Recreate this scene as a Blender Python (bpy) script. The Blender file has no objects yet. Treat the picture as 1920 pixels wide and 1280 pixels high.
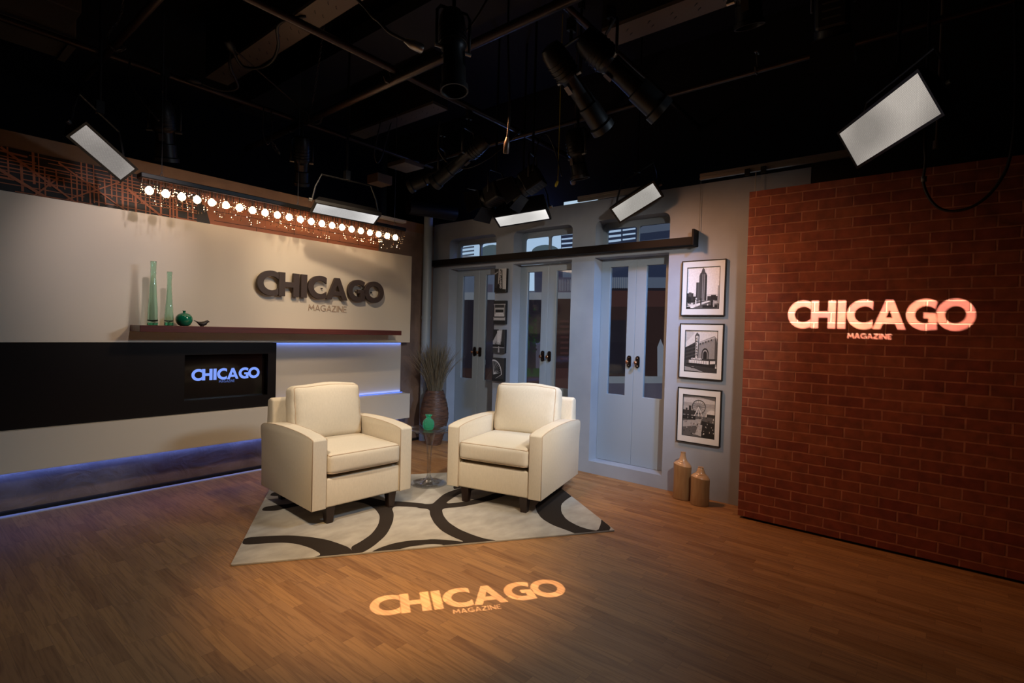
import bpy, bmesh, math, random
from mathutils import Vector, Matrix, Quaternion
from mathutils.geometry import tessellate_polygon
random.seed(11)
SC = bpy.context.scene
COL = SC.collection
V = Vector
PI = math.pi

# ------------------------------------------------------------------ camera
cam_d = bpy.data.cameras.new('camera')
cam = bpy.data.objects.new('camera', cam_d); COL.objects.link(cam)
YAW, PITCH, ROLL, FPX = 0.686732, 0.020811, 0.0278494, 991.32
fw = V((math.cos(YAW)*math.cos(PITCH), math.sin(YAW)*math.cos(PITCH), -math.sin(PITCH)))
r0 = V((math.sin(YAW), -math.cos(YAW), 0)); u0 = r0.cross(fw)
cr = math.cos(ROLL)*r0 + math.sin(ROLL)*u0
cu = -math.sin(ROLL)*r0 + math.cos(ROLL)*u0
m3 = Matrix((cr, cu, -fw)).transposed()
cam.matrix_world = Matrix.Translation((0, 0, 1.5)) @ m3.to_4x4()
cam_d.sensor_width = 36; cam_d.lens = FPX/1920*36; cam_d.clip_start = .05
SC.camera = cam
# ------------------------------------------------------------------ world, exposure
w = bpy.data.worlds.new('world'); SC.world = w; w.use_nodes = True
w.node_tree.nodes['Background'].inputs[0].default_value = (.9, .75, .7, 1)
w.node_tree.nodes['Background'].inputs[1].default_value = .0
SC.view_settings.view_transform = 'Standard'; SC.view_settings.look = 'None'
SC.view_settings.exposure = 0.0; SC.view_settings.gamma = 1.0
SC.view_settings.use_curve_mapping = False

# ------------------------------------------------------------------ studio lamps
WARM = (1, .72, .45); NEU = (1, .86, .70); COOL = (.62, .8, 1); LED = (.12, .25, 1)
def light(name, kind, loc, aim, power, color, parent=None, **k):
    d = bpy.data.lights.new(name, kind); d.energy = power; d.color = color
    o = bpy.data.objects.new(name, d); COL.objects.link(o)
    loc = V(loc); dirv = V(aim) - loc
    o.rotation_euler = dirv.to_track_quat('-Z', 'Y').to_euler(); o.location = loc
    if kind == 'SPOT':
        d.spot_size = math.radians(k.get('cone', 50)); d.spot_blend = k.get('blend', .6); d.shadow_soft_size = k.get('soft', .06)
    if kind == 'AREA':
        d.shape = 'RECTANGLE'; d.size = k.get('w', .5); d.size_y = k.get('h', .2); d.spread = math.radians(k.get('spread', 180))
    if kind == 'POINT': d.shadow_soft_size = k.get('soft', .05)
    return o
# unseen lamps with no fixture modelled, added to light chairs, floor and walls
light('key_spot', 'SPOT', (.7, 2.3, 3.4), (2.75, 3.85, .5), 370, NEU, cone=38, blend=1, soft=.1)
light('key_spot', 'SPOT', (2.0, .6, 3.4), (3.6, 2.95, .5), 335, NEU, cone=36, blend=1, soft=.1)
light('floor_spot', 'SPOT', (.9, 1.3, 3.5), (2.12, 2.6, 0), 680, (1, .64, .28), cone=39, blend=1, soft=.12)
light('wall_spot', 'SPOT', (1.6, 3.5, 3.5), (1.30, 5.3, 2.1), 100, (1, .84, .82), cone=36, blend=1, soft=.05)
light('wall_spot', 'SPOT', (2.2, 3.6, 3.3), (3.2, 5.3, 1.95), 125, (1, .78, .54), cone=50, blend=1, soft=.05)
light('wall_wash', 'SPOT', (2.9, 2.6, 3.4), (2.3, 5.4, .5), 190, (1, .74, .48), cone=56, blend=1, soft=.15)
light('brick_wash', 'SPOT', (3.35, 2.9, 3.2), (4.6, 1.45, 1.25), 225, (1, .44, .20), cone=78, blend=1, soft=.15)
light('door_wash', 'SPOT', (1.7, -.3, 2.8), (4.9, 3.25, .95), 480, (1, .90, .80), cone=50, blend=1, soft=.1)
light('cool_rake', 'SPOT', (3.9, 1.05, 2.95), (4.98, 3.5, .45), 300, (.25, .52, 1), cone=60, blend=1, soft=.08)  # added lamp, stands in for the largest panel's cool light on the reveals
light('backdrop_light', 'POINT', (5.35, 4.4, 3.0), (5.35, 4.4, 2), 5, (.15, .3, 1), soft=.1)

# ------------------------------------------------------------------ materials
def mat(name, col, rough=.6, metal=0, spec=.5, emit=None, es=1, trans=0, ior=1.45, coat=0, bump=None, noise=None, alpha=1):
    m = bpy.data.materials.new(name); m.use_nodes = True
    nt = m.node_tree; b = nt.nodes['Principled BSDF']
    b.inputs['Base Color'].default_value = (*col, 1); b.inputs['Roughness'].default_value = rough
    b.inputs['Metallic'].default_value = metal; b.inputs['Specular IOR Level'].default_value = spec
    b.inputs['Transmission Weight'].default_value = trans; b.inputs['IOR'].default_value = ior
    b.inputs['Coat Weight'].default_value = coat
    if emit: b.inputs['Emission Color'].default_value = (*emit, 1); b.inputs['Emission Strength'].default_value = es
    if noise:   # (scale, amount, other colour, stretch)
        sc, amt, c2, st = noise
        tc = nt.nodes.new('ShaderNodeTexCoord'); mp = nt.nodes.new('ShaderNodeMapping'); mp.inputs['Scale'].default_value = st
        n = nt.nodes.new('ShaderNodeTexNoise'); n.inputs['Scale'].default_value = sc; n.inputs['Detail'].default_value = 6
        rp = nt.nodes.new('ShaderNodeValToRGB'); rp.color_ramp.elements[0].position = .5-amt/2; rp.color_ramp.elements[1].position = .5+amt/2
        rp.color_ramp.elements[0].color = (*col, 1); rp.color_ramp.elements[1].color = (*c2, 1)
        L = nt.links.new; L(tc.outputs['Object'], mp.inputs[0]); L(mp.outputs[0], n.inputs[0]); L(n.outputs[0], rp.inputs[0]); L(rp.outputs[0], b.inputs['Base Color'])
    if bump:    # (scale, strength, distance, stretch)
        sc, s, dd, st = bump
        tc = nt.nodes.new('ShaderNodeTexCoord'); mp = nt.nodes.new('ShaderNodeMapping'); mp.inputs['Scale'].default_value = st
        n = nt.nodes.new('ShaderNodeTexNoise'); n.inputs['Scale'].default_value = sc; n.inputs['Detail'].default_value = 8
        n.inputs['Distortion'].default_value = 1.2
        bp = nt.nodes.new('ShaderNodeBump'); bp.inputs['Strength'].default_value = s; bp.inputs['Distance'].default_value = dd
        L = nt.links.new; L(tc.outputs['Object'], mp.inputs[0]); L(mp.outputs[0], n.inputs[0]); L(n.outputs[0], bp.inputs['Height']); L(bp.outputs[0], b.inputs['Normal'])
    return m
ONE = (1, 1, 1)
M = {}
M['cream'] = mat('cream_paint', (.66, .58, .47), .5, bump=(3, .03, .01, ONE))
M['black_panel'] = mat('dark_laminate', (.009, .006, .005), .4, spec=.2)
M['plaster'] = mat('brown_plaster', (.27, .19, .15), .5, noise=(4, .5, (.14, .095, .08), ONE), bump=(5, .6, .02, ONE))
M['band'] = mat('tan_plaster', (.24, .13, .07), .6, noise=(5, .5, (.17, .09, .05), ONE), bump=(6, .4, .01, ONE))
M['mural'] = mat('mural_orange', (.5, .15, .06), .5, noise=(3, .4, (.33, .11, .05), (1, 1, 3)))
M['mural_dark'] = mat('mural_black', (.018, .012, .01), .5)
M['blue_wall'] = mat('blue_grey_faux_plaster', (.33, .37, .43), .5, noise=(2.2, .5, (.25, .285, .34), ONE), bump=(4, .15, .01, ONE))
M['door'] = mat('grey_blue_door_paint', (.27, .33, .39), .38, bump=(6, .05, .01, (1, 1, .1)))
M['glass'] = mat('window_glass', (.9, .95, 1), .02, trans=1, ior=1.05, spec=.6)
M['beam'] = mat('dark_brown_metal', (.006, .004, .0035), .5, spec=.15)
M['dark_letter'] = mat('dark_brown_letter', (.045, .028, .022), .55)
M['tan_letter'] = mat('tan_letter', (.40, .29, .21), .5)
M['shelf'] = mat('red_brown_wood', (.13, .028, .018), .32, noise=(9, .5, (.07, .016, .012), (.35, 4, 9)))
M['black'] = mat('black_metal', (.008, .008, .008), .45)
M['ceil'] = mat('black_ceiling', (.010, .007, .007), .8)
M['fixture'] = mat('black_fixture', (.008, .007, .007), .42)
M['pipe'] = mat('brown_black_pipe', (.045, .028, .022), .35, metal=.6)
M['steel'] = mat('dull_steel', (.35, .34, .32), .35, metal=.9)
M['alu'] = mat('aluminium_rail', (.5, .44, .38), .35, metal=.7)
M['chain'] = mat('grey_chain', (.16, .13, .11), .4, metal=.8)
M['strut'] = mat('tan_slotted_strut', (.16, .12, .09), .5, metal=.2)
M['white'] = mat('white_label', (.5, .47, .42), .5)
M['yellow'] = mat('yellow_tape', (.5, .4, .02), .5)
M['blue_gel'] = mat('blue_gel', (.02, .03, .4), .4)
M['fabric'] = mat('cream_upholstery', (.655, .565, .43), .8, spec=.2, noise=(120, .6, (.585, .505, .38), (1, 1, .3)), bump=(160, .25, .002, ONE))
M['welt'] = mat('tan_welt', (.50, .37, .25), .7, spec=.2)
M['leg'] = mat('dark_espresso_wood', (.022, .012, .009), .35)
M['rug'] = mat('cream_rug_pile', (.46, .43, .38), .95, spec=.1, noise=(6, .55, (.30, .28, .25), (1, 1.6, 1)), bump=(220, .6, .004, ONE))
M['rug_dark'] = mat('dark_rug_pile', (.030, .023, .019), .95, spec=.1, bump=(220, .6, .004, ONE))
M['acrylic'] = mat('clear_acrylic', (.98, .99, 1), .03, trans=1, ior=1.14, spec=1)
M['mint_glass'] = mat('mint_green_glass', (.20, .85, .58), .05, trans=.9, ior=1.2, spec=1)
M['green_glass'] = mat('green_glass', (.72, .93, .84), .04, trans=1, ior=1.4)
M['green_glass_deep'] = mat('deep_green_glass', (.15, .70, .48), .05, trans=1, ior=1.4)
M['green_pot'] = mat('green_glaze', (.004, .16, .085), .12, coat=.6)
M['bird'] = mat('black_iron', (.02, .014, .012), .5)
M['wood_bottle'] = mat('tan_wood', (.34, .21, .095), .45, noise=(6, .6, (.24, .12, .05), (6, 6, .8)))
M['wood_shoulder'] = mat('polished_tan_wood', (.45, .28, .15), .25)
M['basket'] = mat('woven_brown_cane', (.16, .075, .042), .42, noise=(9, .4, (.035, .018, .012), (1, 1, 12)), bump=(8, .8, .01, (1, 1, 12)))
M['grass'] = mat('dried_grass', (.20, .165, .10), .8, noise=(9, .5, (.10, .08, .05), ONE))
M['bronze'] = mat('dark_bronze', (.025, .016, .012), .3, metal=.8)
M['copper'] = mat('copper_knob', (.32, .17, .11), .22, metal=1)
M['mat_board'] = mat('white_mat_board', (.62, .64, .64), .7)
M['print_glass'] = M['mat_board']
M['bulb'] = mat('glowing_bulb', (1, .9, .8), .4, emit=(1, .70, .42), es=15)
M['bead'] = mat('crystal_bead', (.9, .8, .7), .08, metal=1)
M['socket'] = mat('brown_socket', (.08, .05, .035), .4, metal=.6)
M['screen'] = mat('tv_screen', (.006, .004, .004), .12)
M['screen_text'] = mat('screen_glow', (0, 0, 0), .5, emit=(.22, .36, 1), es=.95)
M['screen_text2'] = mat('screen_glow_dim', (0, 0, 0), .5, emit=(.12, .2, .6), es=.6)
M['led'] = mat('blue_led', (0, 0, 0), .5, emit=(.10, .22, 1), es=1.4)
M['floor_trim'] = mat('grey_floor_trim', (.5, .5, .55), .4)
M['cable'] = mat('black_cable', (.012, .01, .009), .45)
def clear_mat(name, tint, gl):
    m = bpy.data.materials.new(name); m.use_nodes = True; nt = m.node_tree; nt.nodes.clear()
    o = nt.nodes.new('ShaderNodeOutputMaterial'); t = nt.nodes.new('ShaderNodeBsdfTransparent'); t.inputs[0].default_value = (*tint, 1)
    g = nt.nodes.new('ShaderNodeBsdfGlossy'); g.inputs['Roughness'].default_value = .04
    f = nt.nodes.new('ShaderNodeLayerWeight'); f.inputs[0].default_value = gl; mx = nt.nodes.new('ShaderNodeMixShader')
    nt.links.new(f.outputs['Facing'], mx.inputs[0]); nt.links.new(t.outputs[0], mx.inputs[1]); nt.links.new(g.outputs[0], mx.inputs[2]); nt.links.new(mx.outputs[0], o.inputs[0])
    return m
M['acrylic'] = clear_mat('clear_acrylic_sheet', (.965, .97, .97), .22)
M['glass'] = clear_mat('clear_window_glass', (.9, .93, .96), .06)
def panel_emission(name, col, s):
    m = bpy.data.materials.new(name); m.use_nodes = True; nt = m.node_tree; nt.nodes.clear()
    o = nt.nodes.new('ShaderNodeOutputMaterial'); e = nt.nodes.new('ShaderNodeEmission'); e.inputs[1].default_value = s
    tc = nt.nodes.new('ShaderNodeTexCoord'); br = nt.nodes.new('ShaderNodeTexBrick')
    br.inputs['Scale'].default_value = 1; br.inputs['Brick Width'].default_value = .012; br.inputs['Row Height'].default_value = .008
    br.inputs['Mortar Size'].default_value = .001; br.inputs['Mortar Smooth'].default_value = .3
    br.inputs['Color1'].default_value = (*col, 1); br.inputs['Color2'].default_value = (*[c*.94 for c in col], 1); br.inputs['Mortar'].default_value = (*[c*.5 for c in col], 1)
    nt.links.new(tc.outputs['UV'], br.inputs[0]); nz = nt.nodes.new('ShaderNodeTexNoise'); nz.inputs['Scale'].default_value = 2.2; nz.inputs['Detail'].default_value = 0; nt.links.new(tc.outputs['UV'], nz.inputs[0]); rp = nt.nodes.new('ShaderNodeMapRange'); rp.inputs[1].default_value = .35; rp.inputs[2].default_value = .6; rp.inputs[3].default_value = s*.62; rp.inputs[4].default_value = s*1.08; nt.links.new(nz.outputs[0], rp.inputs[0]); nt.links.new(rp.outputs[0], e.inputs[1]); nt.links.new(br.outputs[0], e.inputs[0]); nt.links.new(e.outputs[0], o.inputs[0])
    return m

def floor_material():
    m = bpy.data.materials.new('oak_strip_parquet'); m.use_nodes = True; nt = m.node_tree; b = nt.nodes['Principled BSDF']
    N = nt.nodes.new; L = nt.links.new
    def math_(op, a, bb=None):
        n = N('ShaderNodeMath'); n.operation = op
        for i, v in enumerate((a, bb)):
            if v is None: continue
            if isinstance(v, (int, float)): n.inputs[i].default_value = v
            else: L(v, n.inputs[i])
        return n.outputs[0]
    tc = N('ShaderNodeTexCoord'); sp = N('ShaderNodeSeparateXYZ'); L(tc.outputs['Object'], sp.inputs[0])
    x, y = sp.outputs[0], sp.outputs[1]
    row = math_('FLOOR', math_('DIVIDE', x, .068))
    wn = N('ShaderNodeTexWhiteNoise'); wn.noise_dimensions = '1D'; L(row, wn.inputs['W'])
    yy = math_('ADD', math_('DIVIDE', y, .46), math_('MULTIPLY', wn.outputs['Value'], 7.3))
    cell = math_('FLOOR', yy)
    cb = N('ShaderNodeCombineXYZ'); L(row, cb.inputs[0]); L(cell, cb.inputs[1])
    w2 = N('ShaderNodeTexWhiteNoise'); w2.noise_dimensions = '3D'; L(cb.outputs[0], w2.inputs['Vector'])
    ramp = N('ShaderNodeValToRGB'); e = ramp.color_ramp.elements
    e[0].color = (.225, .105, .036, 1); e[1].color = (.325, .165, .060, 1)
    k = ramp.color_ramp.elements.new(.35); k.color = (.27, .138, .057, 1)
    L(w2.outputs['Value'], ramp.inputs[0])
    # grain stretched along the strips, shifted per strip
    ad = N('ShaderNodeVectorMath'); ad.operation = 'ADD'; sc3 = N('ShaderNodeVectorMath'); sc3.operation = 'SCALE'; sc3.inputs['Scale'].default_value = 5
    L(w2.outputs['Color'], sc3.inputs[0]); L(tc.outputs['Object'], ad.inputs[0]); L(sc3.outputs[0], ad.inputs[1])
    mp = N('ShaderNodeMapping'); mp.inputs['Scale'].default_value = (26, 1.6, 1); L(ad.outputs[0], mp.inputs[0])
    nz = N('ShaderNodeTexNoise'); nz.inputs['Scale'].default_value = 1.6; nz.inputs['Detail'].default_value = 7; nz.inputs['Distortion'].default_value = 1.4; L(mp.outputs[0], nz.inputs[0])
    g = N('ShaderNodeValToRGB'); g.color_ramp.elements[0].position = .36; g.color_ramp.elements[0].color = (.66, .6, .54, 1); g.color_ramp.elements[1].position = .56; g.color_ramp.elements[1].color = (1.1, 1.1, 1.1, 1); L(nz.outputs[0], g.inputs[0])
    mx = N('ShaderNodeMix'); mx.data_type = 'RGBA'; mx.blend_type = 'MULTIPLY'; mx.inputs[0].default_value = .75
    L(ramp.outputs[0], mx.inputs[6]); L(g.outputs[0], mx.inputs[7])
    # seams
    fx = math_('FRACT', math_('DIVIDE', x, .068)); fy = math_('FRACT', yy)
    sx = math_('LESS_THAN', fx, .022); sy = math_('LESS_THAN', fy, .004)
    s = math_('MAXIMUM', sx, sy)
    mx2 = N('ShaderNodeMix'); mx2.data_type = 'RGBA'; mx2.inputs[7].default_value = (.09, .042, .018, 1)
    L(math_('MULTIPLY', s, .55), mx2.inputs[0]); L(mx.outputs[2], mx2.inputs[6]); L(mx2.outputs[2], b.inputs['Base Color'])
    b.inputs['Roughness'].default_value = .48; b.inputs['Specular IOR Level'].default_value = .35
    bp = N('ShaderNodeBump'); bp.inputs['Strength'].default_value = .12; bp.inputs['Distance'].default_value = .002; L(nz.outputs[0], bp.inputs['Height']); L(bp.outputs[0], b.inputs['Normal'])
    return m
def brick_material():
    m = bpy.data.materials.new('red_brick'); m.use_nodes = True; nt = m.node_tree; b = nt.nodes['Principled BSDF']
    N = nt.nodes.new; L = nt.links.new
    tc = N('ShaderNodeTexCoord'); sp = N('ShaderNodeSeparateXYZ'); L(tc.outputs['Object'], sp.inputs[0])
    cb = N('ShaderNodeCombineXYZ'); L(sp.outputs[1], cb.inputs[0]); L(sp.outputs[2], cb.inputs[1])
    nz = N('ShaderNodeTexNoise'); nz.inputs['Scale'].default_value = 9; nz.inputs['Detail'].default_value = 3; L(tc.outputs['Object'], nz.inputs[0])
    sc = N('ShaderNodeVectorMath'); sc.operation = 'MULTIPLY_ADD'; sc.inputs[1].default_value = (.010, .010, 0); L(nz.outputs['Color'], sc.inputs[0]); L(cb.outputs[0], sc.inputs[2])
    def brick(c1, c2, mo, bias):
        br = N('ShaderNodeTexBrick'); br.inputs['Scale'].default_value = 1; br.inputs['Brick Width'].default_value = .226; br.inputs['Row Height'].default_value = .0777
        br.inputs['Mortar Size'].default_value = .0062; br.inputs['Mortar Smooth'].default_value = .35; br.inputs['Bias'].default_value = bias
        br.inputs['Color1'].default_value = c1; br.inputs['Color2'].default_value = c2; br.inputs['Mortar'].default_value = mo
        L(sc.outputs[0], br.inputs[0]); return br
    br = brick((.20, .040, .022, 1), (.29, .080, .036, 1), (.40, .155, .09, 1), 0)
    n2 = N('ShaderNodeTexNoise'); n2.inputs['Scale'].default_value = 14; n2.inputs['Detail'].default_value = 8; L(tc.outputs['Object'], n2.inputs[0])
    rp = N('ShaderNodeValToRGB'); rp.color_ramp.elements[0].position = .3; rp.color_ramp.elements[0].color = (.62, .6, .6, 1); rp.color_ramp.elements[1].position = .7; rp.color_ramp.elements[1].color = (1.15, 1.15, 1.1, 1); L(n2.outputs[0], rp.inputs[0])
    mx = N('ShaderNodeMix'); mx.data_type = 'RGBA'; mx.blend_type = 'MULTIPLY'; mx.inputs[0].default_value = .8; L(br.outputs[0], mx.inputs[6]); L(rp.outputs[0], mx.inputs[7]); L(mx.outputs[2], b.inputs['Base Color'])
    b.inputs['Roughness'].default_value = .62
    inv = N('ShaderNodeMath'); inv.operation = 'MULTIPLY_ADD'; inv.inputs[1].default_value = -1; inv.inputs[2].default_value = 1; L(br.outputs['Fac'], inv.inputs[0])
    ad = N('ShaderNodeMath'); ad.operation = 'MULTIPLY_ADD'; ad.inputs[1].default_value = .25; L(n2.outputs[0], ad.inputs[0]); L(inv.outputs[0], ad.inputs[2])
    bp = N('ShaderNodeBump'); bp.inputs['Strength'].default_value = .8; bp.inputs['Distance'].default_value = .008; L(ad.outputs[0], bp.inputs['Height']); L(bp.outputs[0], b.inputs['Normal'])
    return m
M['floor'] = floor_material(); M['brick'] = brick_material()

# ------------------------------------------------------------------ mesh helpers
class MB:
    def __init__(s): s.v = []; s.f = []; s.m = []; s.cur = 0
    def add(s, vs, fs):
        o = len(s.v); s.v += [V(p) for p in vs]; s.f += [tuple(i+o for i in f) for f in fs]; s.m += [s.cur]*len(fs); return s
    def box(s, lo, hi):
        x0, y0, z0 = lo; x1, y1, z1 = hi
        return s.add([(x0,y0,z0),(x1,y0,z0),(x1,y1,z0),(x0,y1,z0),(x0,y0,z1),(x1,y0,z1),(x1,y1,z1),(x0,y1,z1)],
                     [(0,3,2,1),(4,5,6,7),(0,1,5,4),(1,2,6,5),(2,3,7,6),(3,0,4,7)])
    def obox(s, c, u, v, w):   # centre and three half-vectors
        c, u, v, w = V(c), V(u), V(v), V(w)
        if u.cross(v).dot(w) < 0: u = -u
        P = [c+a*u+b*v+d*w for d in (-1, 1) for a, b in ((-1,-1),(1,-1),(1,1),(-1,1))]
        return s.add(P, [(0,3,2,1),(4,5,6,7),(0,1,5,4),(1,2,6,5),(2,3,7,6),(3,0,4,7)])
    def lathe(s, prof, base=(0,0,0), axis=(0,0,1), n=24, close=True):   # prof: (radius, height)
        q = V((0,0,1)).rotation_difference(V(axis).normalized()); base = V(base); P = []; F = []
        for r, h in prof:
            for i in range(n):
                a = 2*PI*i/n; P.append(base + q @ V((r*math.cos(a), r*math.sin(a), h)))
        for k in range(len(prof)-1):
            for i in range(n):
                j = (i+1) % n; F.append((k*n+i, k*n+j, (k+1)*n+j, (k+1)*n+i))
        if close:
            F.append(tuple(range(n))[::-1]); F.append(tuple((len(prof)-1)*n+i for i in range(n)))
        return s.add(P, F)
    def cyl(s, a, b, r, r2=None, n=12):
        a, b = V(a), V(b); d = b-a
        return s.lathe([(r, 0), (r if r2 is None else r2, d.length)], a, d, n)
    def tube(s, pts, r, n=8, closed=False, rs=None):
        pts = [V(p) for p in pts]; N = len(pts); P = []; F = []; ref = None
        for i, p in enumerate(pts):
            if closed: t = pts[(i+1) % N]-pts[i-1]
            else: t = pts[min(i+1, N-1)]-pts[max(i-1, 0)]
            if t.length < 1e-9: t = V((0,0,1))
            t.normalize()
            if ref is None: ref = t.orthogonal().normalized()
            ref = (ref - t*ref.dot(t))
            ref = ref.normalized() if ref.length > 1e-6 else t.orthogonal().normalized()
            bi = t.cross(ref); rr = rs[i] if rs else r
            for k in range(n):
                a = 2*PI*k/n; P.append(p + rr*(math.cos(a)*ref + math.sin(a)*bi))
        for i in range(N if closed else N-1):
            j = (i+1) % N
            for k in range(n):
                l = (k+1) % n; F.append((i*n+k, i*n+l, j*n+l, j*n+k))
        if not closed: F.append(tuple(range(n))[::-1]); F.append(tuple((N-1)*n+k for k in range(n)))
        return s.add(P, F)
    def prism(s, loops, O, e, f, d0, d1):
        # loops: outer then holes, as (a, b) pairs; placed at O + a*e + b*f and swept from d0 to d1 along e x f
        O, e, f = V(O), V(e), V(f); w = e.cross(f).normalized()
        tri = tessellate_polygon([[V((a, b, 0)) for a, b in lp] for lp in loops])
        flat = [p for lp in loops for p in lp]; n = len(flat)
        P = [O+a*e+b*f+w*d0 for a, b in flat]; F = []
        def ccw(t):
            (ax, ay), (bx, by), (cx, cy) = [flat[i] for i in t]
            return (bx-ax)*(cy-ay)-(by-ay)*(cx-ax) > 0
        T = [tuple(t) if ccw(t) else tuple(t)[::-1] for t in tri]
        if d1 is None: return s.add(P, T)
        P += [O+a*e+b*f+w*d1 for a, b in flat]
        F += [t[::-1] for t in T] + [tuple(i+n for i in t) for t in T]
        o = 0
        for k, lp in enumerate(loops):
            m = len(lp); ar = sum(lp[i][0]*lp[(i+1) % m][1]-lp[(i+1) % m][0]*lp[i][1] for i in range(m)) > 0
            for i in range(m):
                a, b = o+i, o+(i+1) % m
                q = (a, b, b+n, a+n)
                F.append(q if ar == (k == 0) else q[::-1])
            o += m
        return s.add(P, F)
    def build(s, name, mats, parent=None, smooth=False, bevel=0, seg=2, origin=None):
        if not isinstance(mats, (list, tuple)): mats = [mats]
        me = bpy.data.meshes.new(name); o_ = V(origin) if origin is not None else V((0,0,0))
        me.from_pydata([tuple(p-o_) for p in s.v], [], s.f)
        for m in mats: me.materials.append(M[m] if isinstance(m, str) else m)
        for p, k in zip(me.polygons, s.m): p.material_index = k
        if bevel:
            bm = bmesh.new(); bm.from_mesh(me)
            bmesh.ops.remove_doubles(bm, verts=bm.verts, dist=1e-5)
            ed = [e for e in bm.edges if len(e.link_faces) == 2 and e.calc_face_angle(0) > .5]
            bmesh.ops.bevel(bm, geom=ed, offset=bevel, segments=seg, profile=.5, affect='EDGES', clamp_overlap=True)
            bm.to_mesh(me); bm.free()
        if smooth:
            me.shade_smooth()
            if smooth != 'all': me.set_sharp_from_angle(angle=math.radians(40))
        o = bpy.data.objects.new(name, me); COL.objects.link(o)
        o.location = o_
        if parent is not None:
            o.parent = parent
        return o
def bez(pts, n=8):      # Catmull-Rom through points
    pts = [V(p) for p in pts]; out = []
    for i in range(len(pts)-1):
        a, b, c, d = pts[max(i-1, 0)], pts[i], pts[i+1], pts[min(i+2, len(pts)-1)]
        for k in range(n):
            t = k/n; out.append(.5*((2*b)+(-a+c)*t+(2*a-5*b+4*c-d)*t*t+(-a+3*b-3*c+d)*t**3))
    return out+[pts[-1]]
def tag(o, label=None, cat=None, group=None, kind=None):
    if label: o['label'] = label
    if cat: o['category'] = cat
    if group: o['group'] = group
    if kind: o['kind'] = kind
    return o
def empty(name, loc=(0,0,0), rz=0):
    o = bpy.data.objects.new(name, None); COL.objects.link(o); o.location = loc; o.rotation_euler.z = rz; o.empty_display_size = .1
    return o
def thing(name, label, cat, loc=(0,0,0), rz=0, group=None): return tag(empty(name, loc, rz), label, cat, group)
def rel(o, parent):    # keep an object built in world coordinates where it is
    q = V((0,0,0)); p = parent
    while p is not None: q += V(p.location); p = p.parent
    o.location = V(o.location) - q; o.parent = parent; return o
def wpart(mb, name, m, root, **k):   # world-built part under an unrotated root
    return rel(mb.build(name, m, None, **k), root)
def children(o): return [c for c in COL.objects if c.parent == o]
def copy_tree(o, parent=None):
    c = o.copy(); COL.objects.link(c)
    if parent is not None: c.parent = parent
    for ch in children(o): copy_tree(ch, c)
    return c
def rect(a0, b0, a1, b1): return [(a0,b0),(a1,b0),(a1,b1),(a0,b1)]
def rrect(a0, b0, a1, b1, r, top=True, bot=False, n=6):
    L = []
    for cx, cy, s, on in ((a0, b0, PI, bot), (a1, b0, 1.5*PI, bot), (a1, b1, 0, top), (a0, b1, .5*PI, top)):
        if not on: L.append((cx, cy)); continue
        ox = cx+r if cx == a0 else cx-r; oy = cy+r if cy == b0 else cy-r
        L += [(ox+r*math.cos(s+k*PI/2/n), oy+r*math.sin(s+k*PI/2/n)) for k in range(n+1)]
    return L
EY = V((0,-1,0)); EX = V((1,0,0)); EZ = V((0,0,1))

# ------------------------------------------------------------------ lettering (unit cap height)
def ell(cx, cy, rx, ry, a0, a1, n=18): return [(cx+rx*math.cos(math.radians(a0+(a1-a0)*k/n)), cy+ry*math.sin(math.radians(a0+(a1-a0)*k/n))) for k in range(n+1)]
def chicago():
    def sh(loops, dx): return [[(a+dx*6.15, b) for a, b in lp] for lp in loops]
    Cc = [ell(.58, .5, .58, .52, 58.9, 301.1, 26) + ell(.60, .5, .35, .29, 323, 37, 1)[:1] + ell(.60, .5, .34, .29, 305, 55, 20) [0:0] + list(reversed(ell(.60, .5, .34, .29, 36, 324, 24)))]
    H = [[(0,0),(.27,0),(.27,.39),(.62,.39),(.62,0),(.89,0),(.89,1),(.62,1),(.62,.61),(.27,.61),(.27,1),(0,1)]]
    I = [[(0,0),(.28,0),(.28,1),(0,1)]]
    A = [[(0,0),(.25,0),(.33,.19),(.73,.19),(.81,0),(1.06,0),(.65,1),(.41,1)], [(.42,.39),(.53,.68),(.64,.39)]]
    G = [ell(.58, .5, .58, .52, 54, 280, 24) + [(.93,.02),(.93,.56),(.53,.56),(.53,.38),(.68,.38),(.68,.23)] + list(reversed(ell(.60, .5, .34, .29, 40, 285, 22)))]
    Oo = [ell(.56, .5, .56, .52, 0, 351, 30), ell(.56, .5, .31, .28, 0, 351, 26)]
    Cc = [ell(.58, .5, .58, .52, 58.9, 301.1, 26) + list(reversed(ell(.60, .5, .34, .29, 36, 324, 24)))]
    return [sh(Cc, 0), sh(H, .145), sh(I, .302), sh(Cc, .3545), sh(A, .4985), sh(G, .672), sh(Oo, .8175)]
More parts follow.
